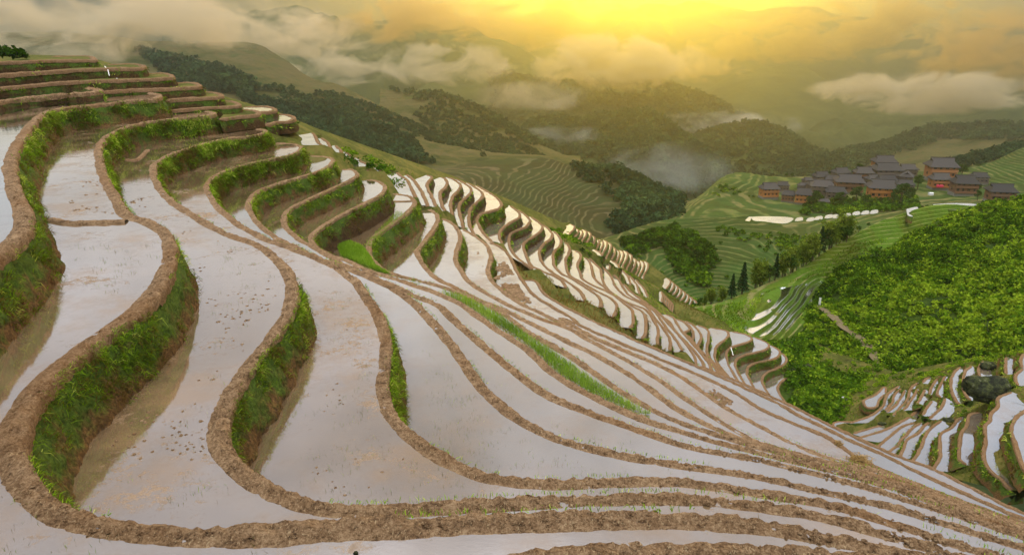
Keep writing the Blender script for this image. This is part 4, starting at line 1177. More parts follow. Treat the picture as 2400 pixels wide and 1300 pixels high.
if len(allm):
    V, F, tn = blades(allm, np.tile([0.2, -0.5, .3], (len(allm), 1)), 0.45, 0.11, np.clip(0.45 + 0.7 * fbm(allm * 0.12 + 5, 3) + rng.normal(0, .15, len(allm)), 0, 1), 0.6, rich=False)
    tag(link_mesh('meadow_grass', V, F, M_GRASS, attr={'tint': tn}, smooth=False), 'rough grass on the ground between the far strips', 'grass', kind='stuff')

# --- rice seedlings: the bright strip and the green corner beside the spur
def plan_fill(px, z, n, edge=0.0):
    P2 = at_z(np.array(px, float), z)[:, :2]
    lo, hi = P2.min(0), P2.max(0)
    q = rng.uniform(lo, hi, (n * 6, 2))
    q = q[in_poly(q, P2)][:n]
    return np.column_stack([q, np.full(len(q), z)])
RICE1 = [(955,655),(1000,664),(1060,684),(1110,706),(1175,742),(1235,785),(1300,826),(1350,862),(1400,897),(1470,940),(1530,972),(1500,968),(1420,935),(1370,910),(1310,872),(1245,812),(1200,780),(1150,750),(1090,712),(1030,685)]
P = plan_fill(RICE1, -15.95, 17000)
P = P[fbm(P * np.array([.35, .35, 0]) + 3, 3) + rng.normal(0, .12, len(P)) > -.22]
V, F, tn = blades(P, rng.normal(0, .3, (len(P), 3)) * np.array([1, 1, 0]), 0.34, 0.03, np.clip(0.42 + .6 * fbm(P * .45, 3) + rng.normal(0, .2, len(P)), 0, 1), 0.35, up=1.2, rich=False)
tag(link_mesh('rice_seedlings', V, F, M_RICE, attr={'tint': tn}, smooth=False), 'long strip of bright green rice seedlings', 'rice plants', kind='stuff')
RICE2 = [(788,575),(820,565),(850,578),(868,600),(880,622),(915,642),(900,640),(850,620),(800,598)]
P = plan_fill(RICE2, -15.95, 9000)
V, F, tn = blades(P, rng.normal(0, .3, (len(P), 3)) * np.array([1, 1, 0]), 0.26, 0.04, np.clip(0.5 + .3 * fbm(P * .5, 3) + rng.normal(0, .16, len(P)), 0, 1), 0.35, up=1.2, rich=False)
tag(link_mesh('rice_seedlings', V, F, M_RICE, attr={'tint': tn}, smooth=False), 'small green corner of rice seedlings below the bare brown spur wall', 'rice plants', kind='stuff')
P = plan_fill([(850,578),(905,520),(930,495),(950,500),(900,545),(868,580)], -15.95, 900)
V, F, tn = blades(P, rng.normal(0, .3, (len(P), 3)) * np.array([1, 1, 0]), 0.22, 0.03, np.full(len(P), .55), 0.3, up=1.2, rich=False)
tag(link_mesh('rice_seedlings', V, F, M_RICE, attr={'tint': tn}, smooth=False), 'sparse seedlings standing in the water left of the green spur wall', 'rice plants', kind='stuff')

# --- green tufts along the outer edge of the near dikes
tv, tf, tt, off = [], [], [], 0
for k in range(1, 11):
    C = CURV[k]
    d = np.linalg.norm(C, axis=1)
    N_ = normals(C)
    ok = np.where((d < 70))[0]
    nz = fbm(C[ok] * 0.45 + 31 * k, 3)
    ok = ok[nz > 0.02]
    if not len(ok): continue
    i = rng.choice(ok, min(2200, len(ok) * 2))
    P = C[i] + N_[i] * rng.uniform(0.13, 0.24, (len(i), 1)); P[:, 2] += 0.02
    V, F, tn = blades(P, N_[i], 0.12, 0.018 * np.clip(d[i] / 22, .8, 2.2), np.clip(rng.normal(.62, .2, len(i)), 0, 1), 0.6)
    tv.append(V); tf += [f + off for f in F]; tt.append(tn); off += len(V)
tag(link_mesh('dike_grass', np.vstack(tv), [np.vstack(tf[0::2]), np.vstack(tf[1::2])], M_GRASS, attr={'tint': np.concatenate(tt)}, smooth=False), 'thin green grass tufts along the outer edges of the near dikes', 'grass', kind='stuff')
# --- seedlings, weeds standing in the near water
def wet_tufts(px, z, n, L, spread=0.12, per=9):
    c = plan_fill(px, z, n)
    P = np.repeat(c, per, 0) + rng.normal(0, spread, (len(c) * per, 3)) * np.array([1, 1, 0])
    return P
POOLS = [([(0,1180),(60,1160),(200,1260),(500,1290),(900,1270),(900,1300),(0,1300)], -7.0, 9), ([(500,560),(640,620),(650,700),(560,850),(480,1040),(600,1160),(300,1190),(260,1150),(430,930),(505,740)], -8.5, 46),
         ([(760,660),(850,720),(880,850),(860,950),(960,1080),(1150,1150),(800,1170),(690,1130),(780,850)], -9.9, 60), ([(960,760),(1050,860),(1150,980),(1350,1080),(1600,1105),(1400,1110),(1150,1100),(1000,1010),(1000,850)], -11.3, 90),
         ([(1000,720),(1100,830),(1250,980),(1550,1060),(1400,1050),(1200,950),(1100,850)], -12.7, 60), ([(170,560),(370,560),(360,640),(250,720),(190,700)], -7.0, 26)]
tv, tf, tt, off = [], [], [], 0
for px, z, n in POOLS:
    P = wet_tufts(px, z, n, .2)
    V, F, tn = blades(P, rng.normal(0, .4, (len(P), 3)) * np.array([1, 1, 0]), 0.11, 0.008, np.clip(rng.normal(.40, .2, len(P)), 0, 1), 0.5, up=1.0, rich=False)
    tv.append(V); tf += [f + off for f in F]; tt.append(tn); off += len(V)
tag(link_mesh('water_weeds', np.vstack(tv), np.vstack(tf), M_GRASS, attr={'tint': np.concatenate(tt)}, smooth=False), 'tiny weed tufts standing in the near flooded fields', 'weeds', kind='stuff')
# --- mud clods lying in the water
def blobs(P, r, flat=0.5, k=0):
    """rough low lumps"""
    n = len(P)
    r = np.broadcast_to(r, (n,)) * rng.uniform(.5, 1.4, n)
    lat = [(-.35, 1.0), (.1, .95), (.55, .62), (.85, .15)]
    th = np.linspace(0, 2 * math.pi, 7, endpoint=False)
    ring = np.array([[(math.cos(a) * q, math.sin(a) * q, h) for a in th] for h, q in lat]).reshape(-1, 3)
    m = len(ring)
    J = 1 + rng.normal(0, .2, (n, m, 1))
    V = P[:, None] + ring[None] * J * r[:, None, None] * np.stack([rng.uniform(.7, 1.4, n), rng.uniform(.7, 1.4, n), np.full(n, flat)], -1)[:, None]
    i, j = np.meshgrid(np.arange(3), np.arange(7), indexing='ij')
    q = np.stack([i * 7 + j, i * 7 + (j + 1) % 7, (i + 1) * 7 + (j + 1) % 7, (i + 1) * 7 + j], -1).reshape(-1, 4)
    F = (np.arange(n)[:, None, None] * m + q[None]).reshape(-1, 4)
    cap = (np.arange(n)[:, None, None] * m + np.array([[21, 22, 23], [21, 23, 24], [21, 24, 25], [21, 25, 26], [21, 26, 27]])[None]).reshape(-1, 3)
    return V.reshape(-1, 3), [F, cap]
cl = [(POOLS[1][0], -8.5, 60, .035), (POOLS[2][0], -9.9, 30, .03), ([(250,1060),(330,960),(470,1000),(560,1130),(640,1180),(330,1200)], -8.5, 60, .035),
      ([(440,600),(560,640),(640,700),(600,760),(500,760)], -8.5, 50, .04), ([(150,400),(240,420),(280,500),(150,505)], -7.0, 60, .05), ([(320,440),(350,500),(450,540),(400,560),(300,480)], -8.5, 45, .06),
      ([(1173,600),(1200,640),(1225,690),(1260,715),(1300,740),(1250,725),(1190,690),(1160,650)], -21.5, 420, .17), ([(1300,738),(1345,755),(1400,790),(1330,760)], -23, 60, .14),
      ([(1640,890),(1700,930),(1760,975),(1700,950),(1640,905)], -21.5, 120, .1), ([(1120,590),(1150,640),(1140,655),(1105,610)], -19.8, 60, .09)]
vv, fq, ft, off = [], [], [], 0
for px, z, n, r in cl:
    P = plan_fill(px, z, n * 3)
    P = P[fbm(P * .5 + 2, 3) + rng.normal(0, .06, len(P)) > .12][:n]
    if not len(P): continue
    V, (a, b) = blobs(P, r)
    vv.append(V); fq.append(a + off); ft.append(b + off); off += len(V)
tag(link_mesh('mud_clods', np.vstack(vv), [np.vstack(fq), np.vstack(ft)], M_MUD), 'dark mud clods poking out of the flooded fields', 'mud clods', kind='stuff')

vv, fq, ft, off = [], [], [], 0
for k in range(0, 8):
    C = CURV[k]
    dC = np.linalg.norm(C, axis=1)
    pxy, _d = proj(C)
    ok = np.where((dC < 34) & (pxy[:, 0] > -80) & (pxy[:, 0] < 2500) & (pxy[:, 1] < 1380) & (pxy[:, 1] > 450))[0]
    if not len(ok): continue
    N_ = normals(C)
    n = int(len(ok) * np.median(dC[ok]) * .0035 * 26)
    i = rng.choice(ok, n)
    wk = (.42, .38, .33, .33, .33, .33, .34, .36)[k]
    u = rng.uniform(-.5, .42, n)
    P = C[i] + N_[i] * (u * wk)[:, None] + rng.normal(0, .02, (n, 3))
    P[:, 2] = LV[k] + wk * .62 * (.27 - 1.1 * np.maximum(0, np.abs(u + .05) - .2) ** 1.2 * 1.9) - .015
    V, (a, b) = blobs(P, rng.uniform(.02, .05, n), .8)
    vv.append(V); fq.append(a + off); ft.append(b + off); off += len(V)
tag(link_mesh('dike_clods', np.vstack(vv), [np.vstack(fq), np.vstack(ft)], M_MUD, smooth=False), 'lumps of dug mud heaped along the tops of the near dikes', 'mud clods', kind='stuff')

# --- trees: three kinds, built once and copied
def build_tree(kind, label, cat, group):
    T = empty(kind + '_tree', (0, 0, 0))
    tag(T, label, cat, group)
    b = MB()
    if kind == 'cedar':
        b.tube([(0, 0, -0.6), (0.05, 0, 4), (0, 0.05, 10)], [0.28, .2, .05], 6)
        for z in np.linspace(1.6, 8.6, 9):
            a = rng.uniform(0, 6.28); r = (10 - z) * .26
            b.tube([(0, 0, z), (math.cos(a) * r, math.sin(a) * r, z - .2)], [.06, .02], 4)
        n = 1500
        z = rng.uniform(0.12, 1, n) ** 0.8 * 9.8
        tier = 0.72 + 0.28 * np.cos(z * 2 * math.pi / 1.1)
        r = (10.2 - z) * 0.26 * tier * rng.uniform(.45, 1.05, n)
        a = rng.uniform(0, 6.28, n)
        C = np.stack([np.cos(a) * r, np.sin(a) * r, z - r * .28], -1)
        V, F, tn = leaf_quads(C, 0.42, .42 + .4 * fbm(C * .7 + 5, 3) + rng.normal(0, .15, n), .6)
        mat = M_CEDAR
    elif kind == 'bamboo':
        C = []
        for k in range(15):
            a = rng.uniform(0, 6.28); h = rng.uniform(6.5, 10.5); lean = rng.uniform(.5, 2.6)
            s = np.linspace(0, 1, 7)
            pts = np.stack([math.cos(a) * (.4 + lean * s ** 2.2), math.sin(a) * (.4 + lean * s ** 2.2), -0.5 + h * s - 1.2 * s ** 4], -1)
            b.tube(pts, np.linspace(.06, .015, 7), 4)
            t = rng.uniform(.3, 1, 110)
            c = np.stack([np.interp(t, s, pts[:, i]) for i in range(3)], -1)
            C.append(c + rng.normal(0, 1, c.shape) * (0.35 + .35 * np.sin(t * 3.1))[:, None] * np.array([1, 1, .7]))
        C = np.vstack(C)
        V, F, tn = leaf_quads(C, 0.34, .5 + .45 * fbm(C * .5, 3) + rng.normal(0, .13, len(C)), .1, 2.2)
        mat = M_BAMBOO
    else:
        b.tube([(0, 0, -0.6), (.1, 0, 2), (-.05, .1, 4.5), (0, 0, 7)], [.26, .2, .13, .05], 6)
        C = []
        for k in range(9):
            a = rng.uniform(0, 6.28); h = rng.uniform(2.6, 6.2); r = rng.uniform(1.0, 2.2) * (1 if h < 5 else .6)
            e = np.array([math.cos(a) * r, math.sin(a) * r, h + .9])
            b.tube([(0, 0, h - .5), e * np.array([.55, .55, .93]), e], [.1, .06, .025], 5)
            q = rng.normal(size=(150, 3)); q /= np.linalg.norm(q, axis=1, keepdims=True)
            C.append(e + q * rng.uniform(.55, 1.1, (150, 1)) * np.array([1.15, 1.15, .8]) * rng.uniform(.85, 1.3))
        C = np.vstack(C)
        V, F, tn = leaf_quads(C, 0.36, .45 + .5 * fbm(C * .6 + 3, 3) + rng.normal(0, .12, len(C)), .15)
        mat = M_BROAD
    b.build('trunk', M_BARK, T, smooth=True)
    link_mesh('crown', V, F, mat, T, attr={'tint': tn}, smooth=False)
    return T
TG = 'trees along the crest of the meadow ridge'
PROTO = {}
LBL = {'cedar': 'dark pointed conifer', 'bamboo': 'pale feathery bamboo clump', 'broad': 'dark green broad crowned tree'}
CAT = {'cedar': 'conifer', 'bamboo': 'bamboo', 'broad': 'tree'}
def put_tree(kind, G, p, hpx, label, group, full=10.0):
    P = surf_at(G, p)
    dist = float(P @ FWD)
    s = hpx * dist / FPX / full
    if kind not in PROTO:
        o = PROTO[kind] = build_tree(kind, label, CAT[kind], group)
    else:
        o = copy_tree(PROTO[kind])
        o['label'] = label; o['group'] = group
    o.location = [float(v) for v in P]
    o.rotation_euler.z = rng.uniform(0, 6.28)
    w = rng.uniform(.85, 1.2)
    o.scale = (s * w, s * w, s)
    return o
HT = {'cedar': 10.0, 'bamboo': 9.6, 'broad': 8.0}
ROW = [('cedar',(1712,694),62,'slimmer of the two lone dark conifers low in the tree row'), ('cedar',(1738,690),80,'taller of the two lone dark conifers low in the tree row'),
 ('bamboo',(1665,706),46,'low pale bamboo clump at the bottom end of the tree row'), ('bamboo',(1690,702),40,'pale bamboo clump just left of the two lone conifers'), ('bamboo',(1652,712),30,'smallest bamboo clump at the bottom end of the tree row'), ('broad',(1640,716),22,'rounded dark bush like tree at the bottom of the tree row'),
 ('bamboo',(1768,672),78,'bright bamboo clump right of the taller lone conifer'), ('bamboo',(1782,668),66,'bamboo clump between the lone conifers and the tall dark conifer'), ('broad',(1776,664),30,'small dark tree under the bright bamboo clump'),
 ('cedar',(1812,646),66,'dark conifer with a bent crown in the middle of the tree row'), ('broad',(1800,652),44,'dark broad tree left of the bent conifer'), ('broad',(1838,640),58,'dark bare stemmed tree right of the bent conifer'), ('bamboo',(1826,630),66,'olive bamboo clump above the bent conifer'),
 ('bamboo',(1850,628),72,'tall olive bamboo clump in the middle of the tree row'), ('broad',(1862,622),46,'dark tree at the foot of the tall olive bamboo'), ('bamboo',(1874,616),66,'bamboo clump right of the tall olive one'), ('cedar',(1884,610),52,'dark conifer half hidden by bamboo, upper middle of the row'),
 ('bamboo',(1898,604),74,'bamboo clump left of the dark trees near the top of the row'), ('cedar',(1918,598),72,'tall dark conifer near the top of the row'), ('broad',(1932,590),58,'leafy dark tree right of the tall top conifer'), ('bamboo',(1946,582),76,'yellowish bamboo rising above the top of the tree row'),
 ('cedar',(1968,572),66,'dark tree with a rounded top at the upper end of the row'), ('broad',(1958,578),48,'dark leafy tree left of the last dark tree'), ('bamboo',(1978,560),70,'highest yellowish bamboo clump, against the white paddies'), ('broad',(1984,566),38,'last leafy tree at the upper end of the row'),
 ('broad',(2003,530),16,'small lone tree right of the tree row, on the bare field'), ('broad',(2028,520),12,'smallest lone tree right of the tree row')]
for kd, p, h, lab in ROW:
    put_tree(kd, H_FRONT, p, h, lab, TG, HT[kd])
VT = 'trees among the village houses'
for kd, p, h, lab in [('broad',(1912,482),36,'tree in front of the orange fronted house in the left of the village'),('broad',(1895,484),26,'dark tree at the lower edge of the village, left side'),('broad',(2005,478),44,'dark tree left of the long orange house'),('broad',(2030,484),30,'tree below the long orange house, left end'),
 ('broad',(2060,486),26,'tree below the middle of the long orange house'),('broad',(2110,478),52,'tall dark tree right of the long orange house'),('broad',(2130,476),40,'dark tree below the three storey house pair'),('broad',(2092,482),32,'tree just right of the long orange house'),('broad',(2150,445),36,'tree between the grey roofs and the three storey house'),
 ('broad',(1948,420),26,'dark tree on the skyline left of the village top'),('broad',(2012,408),26,'tree on the skyline beside the topmost house'),('broad',(2000,412),18,'smaller skyline tree beside the topmost house'),('broad',(2252,418),34,'tree behind the right end of the three storey house'),('broad',(2290,452),24,'tree beside the last pair of houses on the right'),
 ('broad',(1842,416),12,'left of two tiny round trees on the bare field'),('broad',(1856,418),14,'right of two tiny round trees on the bare field'),('broad',(1965,480),32,'tree left of the tall dark tree, lower village edge'),('broad',(2290,470),26,'tree just left of the last house on the right'),('broad',(2205,386),8,'tiny tree behind the roof of the three storey house')]:
    put_tree(kd, H_VILL, p, h, lab, VT, HT[kd])
put_tree('cedar', H_BROWN, (1366,405), 30, 'tall conifer sticking up from the wooded edge of the brown hill', 'lone conifers', 10)
put_tree('broad', H_BROWN, (962,398), 16, 'dark round bush at the left end of the brown hill', 'lone bushes', 8)

# --- woods that read as one mass: leaf clumps over the far hills
def wood(name, label, G, n, poly, r, per, leaf, base=.45, mat=None, flat=1.25, mask=None):
    P = scatter(G, n, poly, 20)
    if mask is not None: P = P[fbm(P * np.array([1, 1, 0]) * .016 + 4, 3) + rng.normal(0, .06, len(P)) > mask]
    if not len(P): return
    V, F, tn = bushes(P + np.array([0, 0, r * .5]), r, per, leaf, flat, base, .14)
    tag(link_mesh(name, V, F, mat or M_FOREST, attr={'tint': tn}, smooth=False), label, 'woods', kind='stuff')
wood('woods', 'wood on the right shoulder of the brown hill', H_BROWN, 520, [(1345,385),(1400,388),(1470,400),(1600,460),(1600,520),(1520,545),(1470,500),(1400,440),(1350,410)], 2.6, 50, 1.1)
wood('woods', 'dark hollow wood at the foot of the brown hill', H_BROWN, 130, [(1420,510),(1520,500),(1560,540),(1430,560)], 2.4, 46, 1.1, .25)
wood('woods', 'dark wood along the foot of the long left slope', H_LEFT, 900, [(560,230),(700,260),(830,270),(960,330),(1000,385),(900,378),(760,330),(620,280)], 4.2, 46, 2.0, .4)
wood('woods', 'wood below the cloud on the left slope', H_LEFT, 500, [(320,120),(520,160),(640,220),(560,225),(420,200)], 4.5, 40, 2.2, .42)
wood('woods', 'scattered trees and hedges on the long left slope', H_LEFT, 2600, [(640,110),(760,200),(900,260),(1150,370),(1000,385),(700,260),(560,150)], 2.2, 34, 1.5, .40, mask=.08)
wood('woods', 'scattered trees on the hazy spur', H_LEFT2, 1100, [(930,250),(1040,240),(1280,370),(1100,370)], 2.2, 32, 1.6, .42, mask=.05)
wood('woods', 'line of trees on the back of the hazy spur', H_LEFT2, 260, [(900,205),(1040,218),(1160,268),(1280,340),(1240,345),(1100,262),(960,232)], 4.0, 40, 2.0)
wood('woods', 'trees on the rounded forested hill', H_F1, 2600, None, 5.5, 34, 2.8)
wood('woods', 'trees on the second forested hill', H_F2, 2000, None, 6.0, 32, 3.0)
wood('woods', 'trees on the dark ridge under the cloud', H_F3, 2600, None, 8.0, 28, 4.2)
wood('woods', 'trees on the hazy hills behind the village', H_R1, 900, [(1850,380),(2060,340),(2180,300),(2400,290),(2400,330),(2200,330),(2000,400)], 6.0, 32, 3.0)
wood('woods', 'trees on the green slope right of the village', H_R2, 260, [(2210,390),(2300,355),(2400,335),(2400,365),(2300,385),(2230,410)], 3.4, 44, 1.6)
wood('woods', 'green thicket in the hollow beside the terraced bowl', H_BOWL, 420, [(1560,560),(1620,540),(1680,600),(1660,680),(1600,660),(1570,610)], 1.7, 50, .8, .5, M_SHRUB, .9)
wood('woods', 'thickets on the ridge left of the terraced bowl', H_BOWL, 260, [(1455,570),(1540,540),(1600,530),(1570,570),(1480,600)], 1.7, 46, .8, .36, M_SHRUB, .9)
wood('woods', 'scrub between the fine terraces of the bowl', H_BOWL, 1300, [(1460,600),(1600,540),(1700,530),(1900,560),(1800,680),(1680,710)], .9, 30, .5, .45, M_SHRUB, .8, mask=.10)
wood('woods', 'scrub on the stepped fields of the village hill', H_VILL, 900, [(1600,500),(1700,430),(1780,470),(1900,500),(2300,480),(2300,500),(1900,520)], .9, 30, .5, .42, M_SHRUB, .8, mask=.08)
wood('woods', 'scrub between the dry terraces of the brown hill', H_BROWN, 900, [(960,400),(1200,380),(1340,400),(1450,500),(1250,540),(1050,450)], .9, 30, .6, .4, M_SHRUB, .8, mask=.14)
wood('woods', 'bushes below the village houses', H_VILL, 330, [(1900,470),(1990,470),(2150,465),(2150,495),(1990,505),(1880,505)], 2.0, 50, .9, .42, M_SHRUB, 1.0)
P = at_d(np.stack([rng.uniform(-70, 46, 16), rng.uniform(124, 134, 16)], -1), rng.uniform(65.5, 68, 16))
V, F, tn = bushes(P, 1.0, 110, .26, .8, .22)
tag(link_mesh('bushes', V, F, M_SHRUB, attr={'tint': tn}, smooth=False), 'dark bushes at the very top left of the terraces', 'bushes', kind='stuff')
# meadow grass on the near side of the ridge with the trees
P = scatter(H_FRONT, 12000, [(1640,725),(1760,700),(1900,640),(2000,570),(2080,560),(1960,660),(1900,740),(1740,790)])
P = P[~in_poly(proj(P)[0], [(1745,775),(1790,690),(1840,664),(1925,648),(1940,676),(1880,740),(1850,775),(1770,790)])]
V, F, tn = blades(P, np.tile([0.1, -0.5, .3], (len(P), 1)), 0.9, 0.22, np.clip(0.62 + 0.6 * fbm(P * 0.1 + 5, 3) + rng.normal(0, .12, len(P)), 0, 1), 0.6, rich=False)
tag(link_mesh('meadow_grass', V, F, M_GRASS, attr={'tint': tn}, smooth=False), 'bright grass below the row of trees', 'grass', kind='stuff')
# ================================================================ village
def build_house(style):
    L, D, B, Hh, Rr = 10.0, 7.0, 1.0, 5.2, 2.5
    wall = {'orange': M_WOOD_ORANGE, 'brown': M_WOOD_BROWN, 'grey': M_WOOD_GREY}[style]
    T = empty('timber_house', (0, 0, 0))
    b = MB(); b.box(-L / 2 - .15, L / 2 + .15, -D / 2 - .15, D / 2 + .15, -2.5, B, .5)
    b.build('stone_base', M_STONE, T)
    b = MB(); b.box(-L / 2, L / 2, -D / 2, D / 2, B + .003, B + Hh, .5)
    # gable triangles under the upper roof
    for s in (-1, 1):
        b.add([(s * (L / 2 - .9), -1.6, B + Hh), (s * (L / 2 - .9), 1.6, B + Hh), (s * (L / 2 - .9), 0, B + Hh + Rr - .4), (s * (L / 2 - 1.1), 0, B + Hh + .2)], T=[(0, 1, 2), (0, 2, 3), (1, 3, 2)])
    b.build('wall', wall, T)
    for z in (B + .1, B + 2.6):
        b = MB()
        b.box(-L / 2 - .2, L / 2 + .2, -D / 2 - .75, -D / 2 - .003, z, z + .16)
        b.box(-L / 2 - .2, L / 2 + .2, -D / 2 - .75, -D / 2 - .68, z + .16, z + .95)
        for x in np.linspace(-L / 2, L / 2, 6):
            b.box(x - .07, x + .07, -D / 2 - .67, -D / 2 - .53, z + .16, z + 2.4)
        b.build('balcony', wall, T)
    for z in (B + 1.15, B + 3.7):
        for x in (-3.6, -1.2, 1.2, 3.6):
            w = MB(); w.box(x - .55, x + .55, -D / 2 - .05, -D / 2 + .05, z, z + 1.0)
            w.build('window', M_GLASS, T)
    for z in (B + 1.15, B + 3.7):
        for s in (-1, 1):
            w = MB(); w.box(s * L / 2 - .05, s * L / 2 + .05, -.6, .6, z, z + 1.0)
            w.build('window', M_GLASS, T)
    e, o = B + Hh, .85
    h1 = e + Rr
    V = np.array([(-L / 2 - o, -D / 2 - o - .3, e - .55), (L / 2 + o, -D / 2 - o - .3, e - .55), (L / 2 + o, D / 2 + o, e - .5), (-L / 2 - o, D / 2 + o, e - .5),
         (-L / 2 + .9, -1.7, e + Rr * .55), (L / 2 - .9, -1.7, e + Rr * .55), (L / 2 - .9, 1.7, e + Rr * .55), (-L / 2 + .9, 1.7, e + Rr * .55),
         (-L / 2 + .3, 0, h1), (L / 2 - .3, 0, h1)], float)
    V2 = V.copy(); V2[:, 2] -= .22
    Q = [(0, 1, 5, 4), (1, 2, 6, 5), (2, 3, 7, 6), (3, 0, 4, 7), (4, 5, 9, 8), (6, 7, 8, 9)]
    Q2 = [tuple(k + 10 for k in q[::-1]) for q in Q]
    ed = [(0, 10, 11, 1), (1, 11, 12, 2), (2, 12, 13, 3), (3, 13, 10, 0)]
    b = MB(); b.add(np.vstack([V, V2]), Q=Q + Q2 + ed, T=[(5, 6, 9), (7, 4, 8), (16, 15, 19), (14, 17, 18)])
    rf = b.build('roof', M_ROOF, T)
    b = MB(); b.box(-L / 2 + .2, L / 2 - .2, -.16, .16, h1 - .08, h1 + .2)
    rd = b.build('ridge', M_ROOF, T)
    rd.parent = rf
    return T
HGRP = 'timber houses of the hill village'
HP = {}
HOUSES = [
 ('orange', (1800,463), 46, 5, 1.00, 'timber house with a small bright orange front at the left end of the village'),
 ('grey', (1833,447), 32, -10, .85, 'low grey house half hidden behind the leftmost orange house'),
 ('brown', (1846,472), 34, -25, .95, 'dark brown house between the two orange fronted houses at the left'),
 ('orange', (1881,477), 44, -22, 1.05, 'tall reddish timber house, second orange front from the left'),
 ('grey', (1881,443), 26, 0, .7, 'small grey roofed house behind the second orange front'),
 ('grey', (1891,431), 26, 15, .75, 'small house at the left of the village skyline'),
 ('grey', (1922,431), 40, 5, .9, 'grey house with a peaked roof on the left of the skyline'),
 ('grey', (1924,456), 56, -20, .85, 'wide dark roofed house in the crowded middle left of the village'),
 ('grey', (1957,467), 50, -20, .8, 'long low grey house at the lower middle of the village'),
 ('brown', (1986,450), 70, -14, .9, 'long brown house with two plank storeys in the middle of the village'),
 ('grey', (1968,420), 42, 10, .8, 'grey roofed house beside the skyline trees'),
 ('brown', (2020,425), 46, -5, .95, 'red brown house with white laundry, left below the topmost house'),
 ('orange', (2068,401), 56, -5, .9, 'topmost house of the village with a rusty orange wall'),
 ('grey', (2073,421), 70, -4, .85, 'long dark roofed house right below the topmost house'),
 ('orange', (2062,467), 70, -14, 1.0, 'long house with two bright orange balcony bands'),
 ('grey', (2123,413), 46, -3, .8, 'broad grey roof at the top right of the village cluster'),
 ('grey', (2122,431), 40, 60, .9, 'grey house turned gable on at the right of the cluster'),
 ('grey', (2074,437), 52, -6, .7, 'low grey house directly behind the bright orange balconies'),
 ('grey', (2118,447), 44, -15, .75, 'low dark house beside the big trees right of the orange balconies'),
 ('orange', (2200,421), 70, -8, 1.1, 'tall three storey house with a golden upper floor'),
 ('orange', (2199,441), 50, -6, .95, 'house in front of the three storey one, over a red awning'),
 ('brown', (2254,455), 60, -8, 1.05, 'reddish timber house right of the red awning'),
 ('grey', (2292,429), 42, -15, .75, 'grey roofed house behind the reddish timber house'),
 ('brown', (2340,473), 66, -12, .95, 'last house at the right end of the village, standing alone'),
 ('grey', (1905,446), 34, 12, .8, 'grey house wedged between the second orange front and the wide dark roof'),
 ('grey', (1945,434), 34, -8, .85, 'grey house right of the peaked roof on the left of the skyline'),
 ('brown', (2000,436), 40, -12, .8, 'brown house behind the long brown two storey house'),
 ('grey', (2044,434), 38, 8, .8, 'grey house between the white laundry and the low house behind the orange balconies'),
 ('grey', (2098,424), 36, -20, .75, 'grey house squeezed between the long dark roof and the gable on house'),
 ('brown', (2100,458), 34, -25, .8, 'brown house half hidden by the trees right of the orange balconies'),
 ('grey', (1930,482), 28, -20, .75, 'small dark shed at the lower edge of the village'),
]
for st, p, wpx, yaw, hs, lab in HOUSES:
    P = surf_at(H_VILL, p)
    dist = float(P @ FWD)
    P = at_d(np.array(p, float), dist - 2)
    if st not in HP: o = HP[st] = build_house(st)
    else: o = copy_tree(HP[st])
    tag(o, lab, 'house', HGRP)
    s = wpx * dist / FPX / 12.6
    o.location = [float(v) for v in P]
    o.rotation_euler.z = R(yaw)
    o.scale = (s, s, s * hs * 1.12 * (46 / max(wpx, 40)) ** .35)
def vbox(name, p, dist, dims, mat, label, cat):
    P = at_d(np.array(p, float), dist)
    b = MB(); w, d, h = dims
    b.box(-w / 2, w / 2, -d / 2, d / 2, 0, h)
    b.add([(-w / 2 - .1, -d / 2 - .1, h + .01), (w / 2 + .1, -d / 2 - .1, h + .01), (w / 2 + .1, d / 2 + .1, h + .01), (-w / 2 - .1, d / 2 + .1, h + .01), (-w / 2, 0, h * 1.25), (w / 2, 0, h * 1.25)],
          Q=[(0, 1, 5, 4), (2, 3, 4, 5)], T=[(1, 2, 5), (3, 0, 4)])
    o = b.build(name, mat); o.location = [float(v) for v in P]
    return tag(o, label, cat)
vd = float(surf_at(H_VILL, (2201, 440)) @ FWD) - 8
vbox('awning', (2202,439), vd, (3.2, 1.4, 1.0), M_RED, 'red awning in front of the three storey village house', 'awning')
vbox('tarpaulin', (1781,460), 372, (2.2, 1.4, 1.2), M_BLUE, 'blue sheet beside the leftmost orange house', 'tarpaulin')
vbox('white_hut', (2181,457), 362, (2.0, 1.6, 1.1), M_WHITE, 'tiny white hut on the stepped field below the three storey house', 'hut')
vbox('white_hut', (1761,459), 372, (3.2, 1.6, .7), M_WHITE, 'low white sheet roofed hut left of the blue sheet', 'hut')

# ================================================================ rocks, straw, trickles, path
def ico(sub=3):
    import bmesh
    bm = bmesh.new(); bmesh.ops.create_icosphere(bm, subdivisions=sub, radius=1)
    V = np.array([v.co[:] for v in bm.verts]); F = np.array([[v.index for v in f.verts] for f in bm.faces])
    bm.free(); return V, F
IV, IF = ico(4)
def rock(P, rad, mat, label, name='boulder', seed=0, cat='boulder', rough=.28):
    V = IV * (1 + rough * 1.5 * fbm(IV * 1.1 + seed, 3)[:, None] + .22 * np.abs(fbm(IV * 2.7 + seed, 3))[:, None] + .09 * fbm(IV * 8 + seed, 3)[:, None])
    V = V * np.array(rad)
    o = link_mesh(name, V, IF, mat)
    o.location = [float(v) for v in P]
    return tag(o, label, cat)
def ground_pt(p, z): return at_z(np.array([p], float), z)[0]
rock(ground_pt((2322,925), -41.6) + np.array([0, 1, .3]), (2.5, 1.9, 1.35), M_ROCK, 'huge mossy dark boulder on the strips of the right slope', seed=5)
rock(ground_pt((2316,858), -45.6), (1.1, .8, .6), M_ROCK, 'small dark rock standing in the pond above the huge boulder', seed=9)
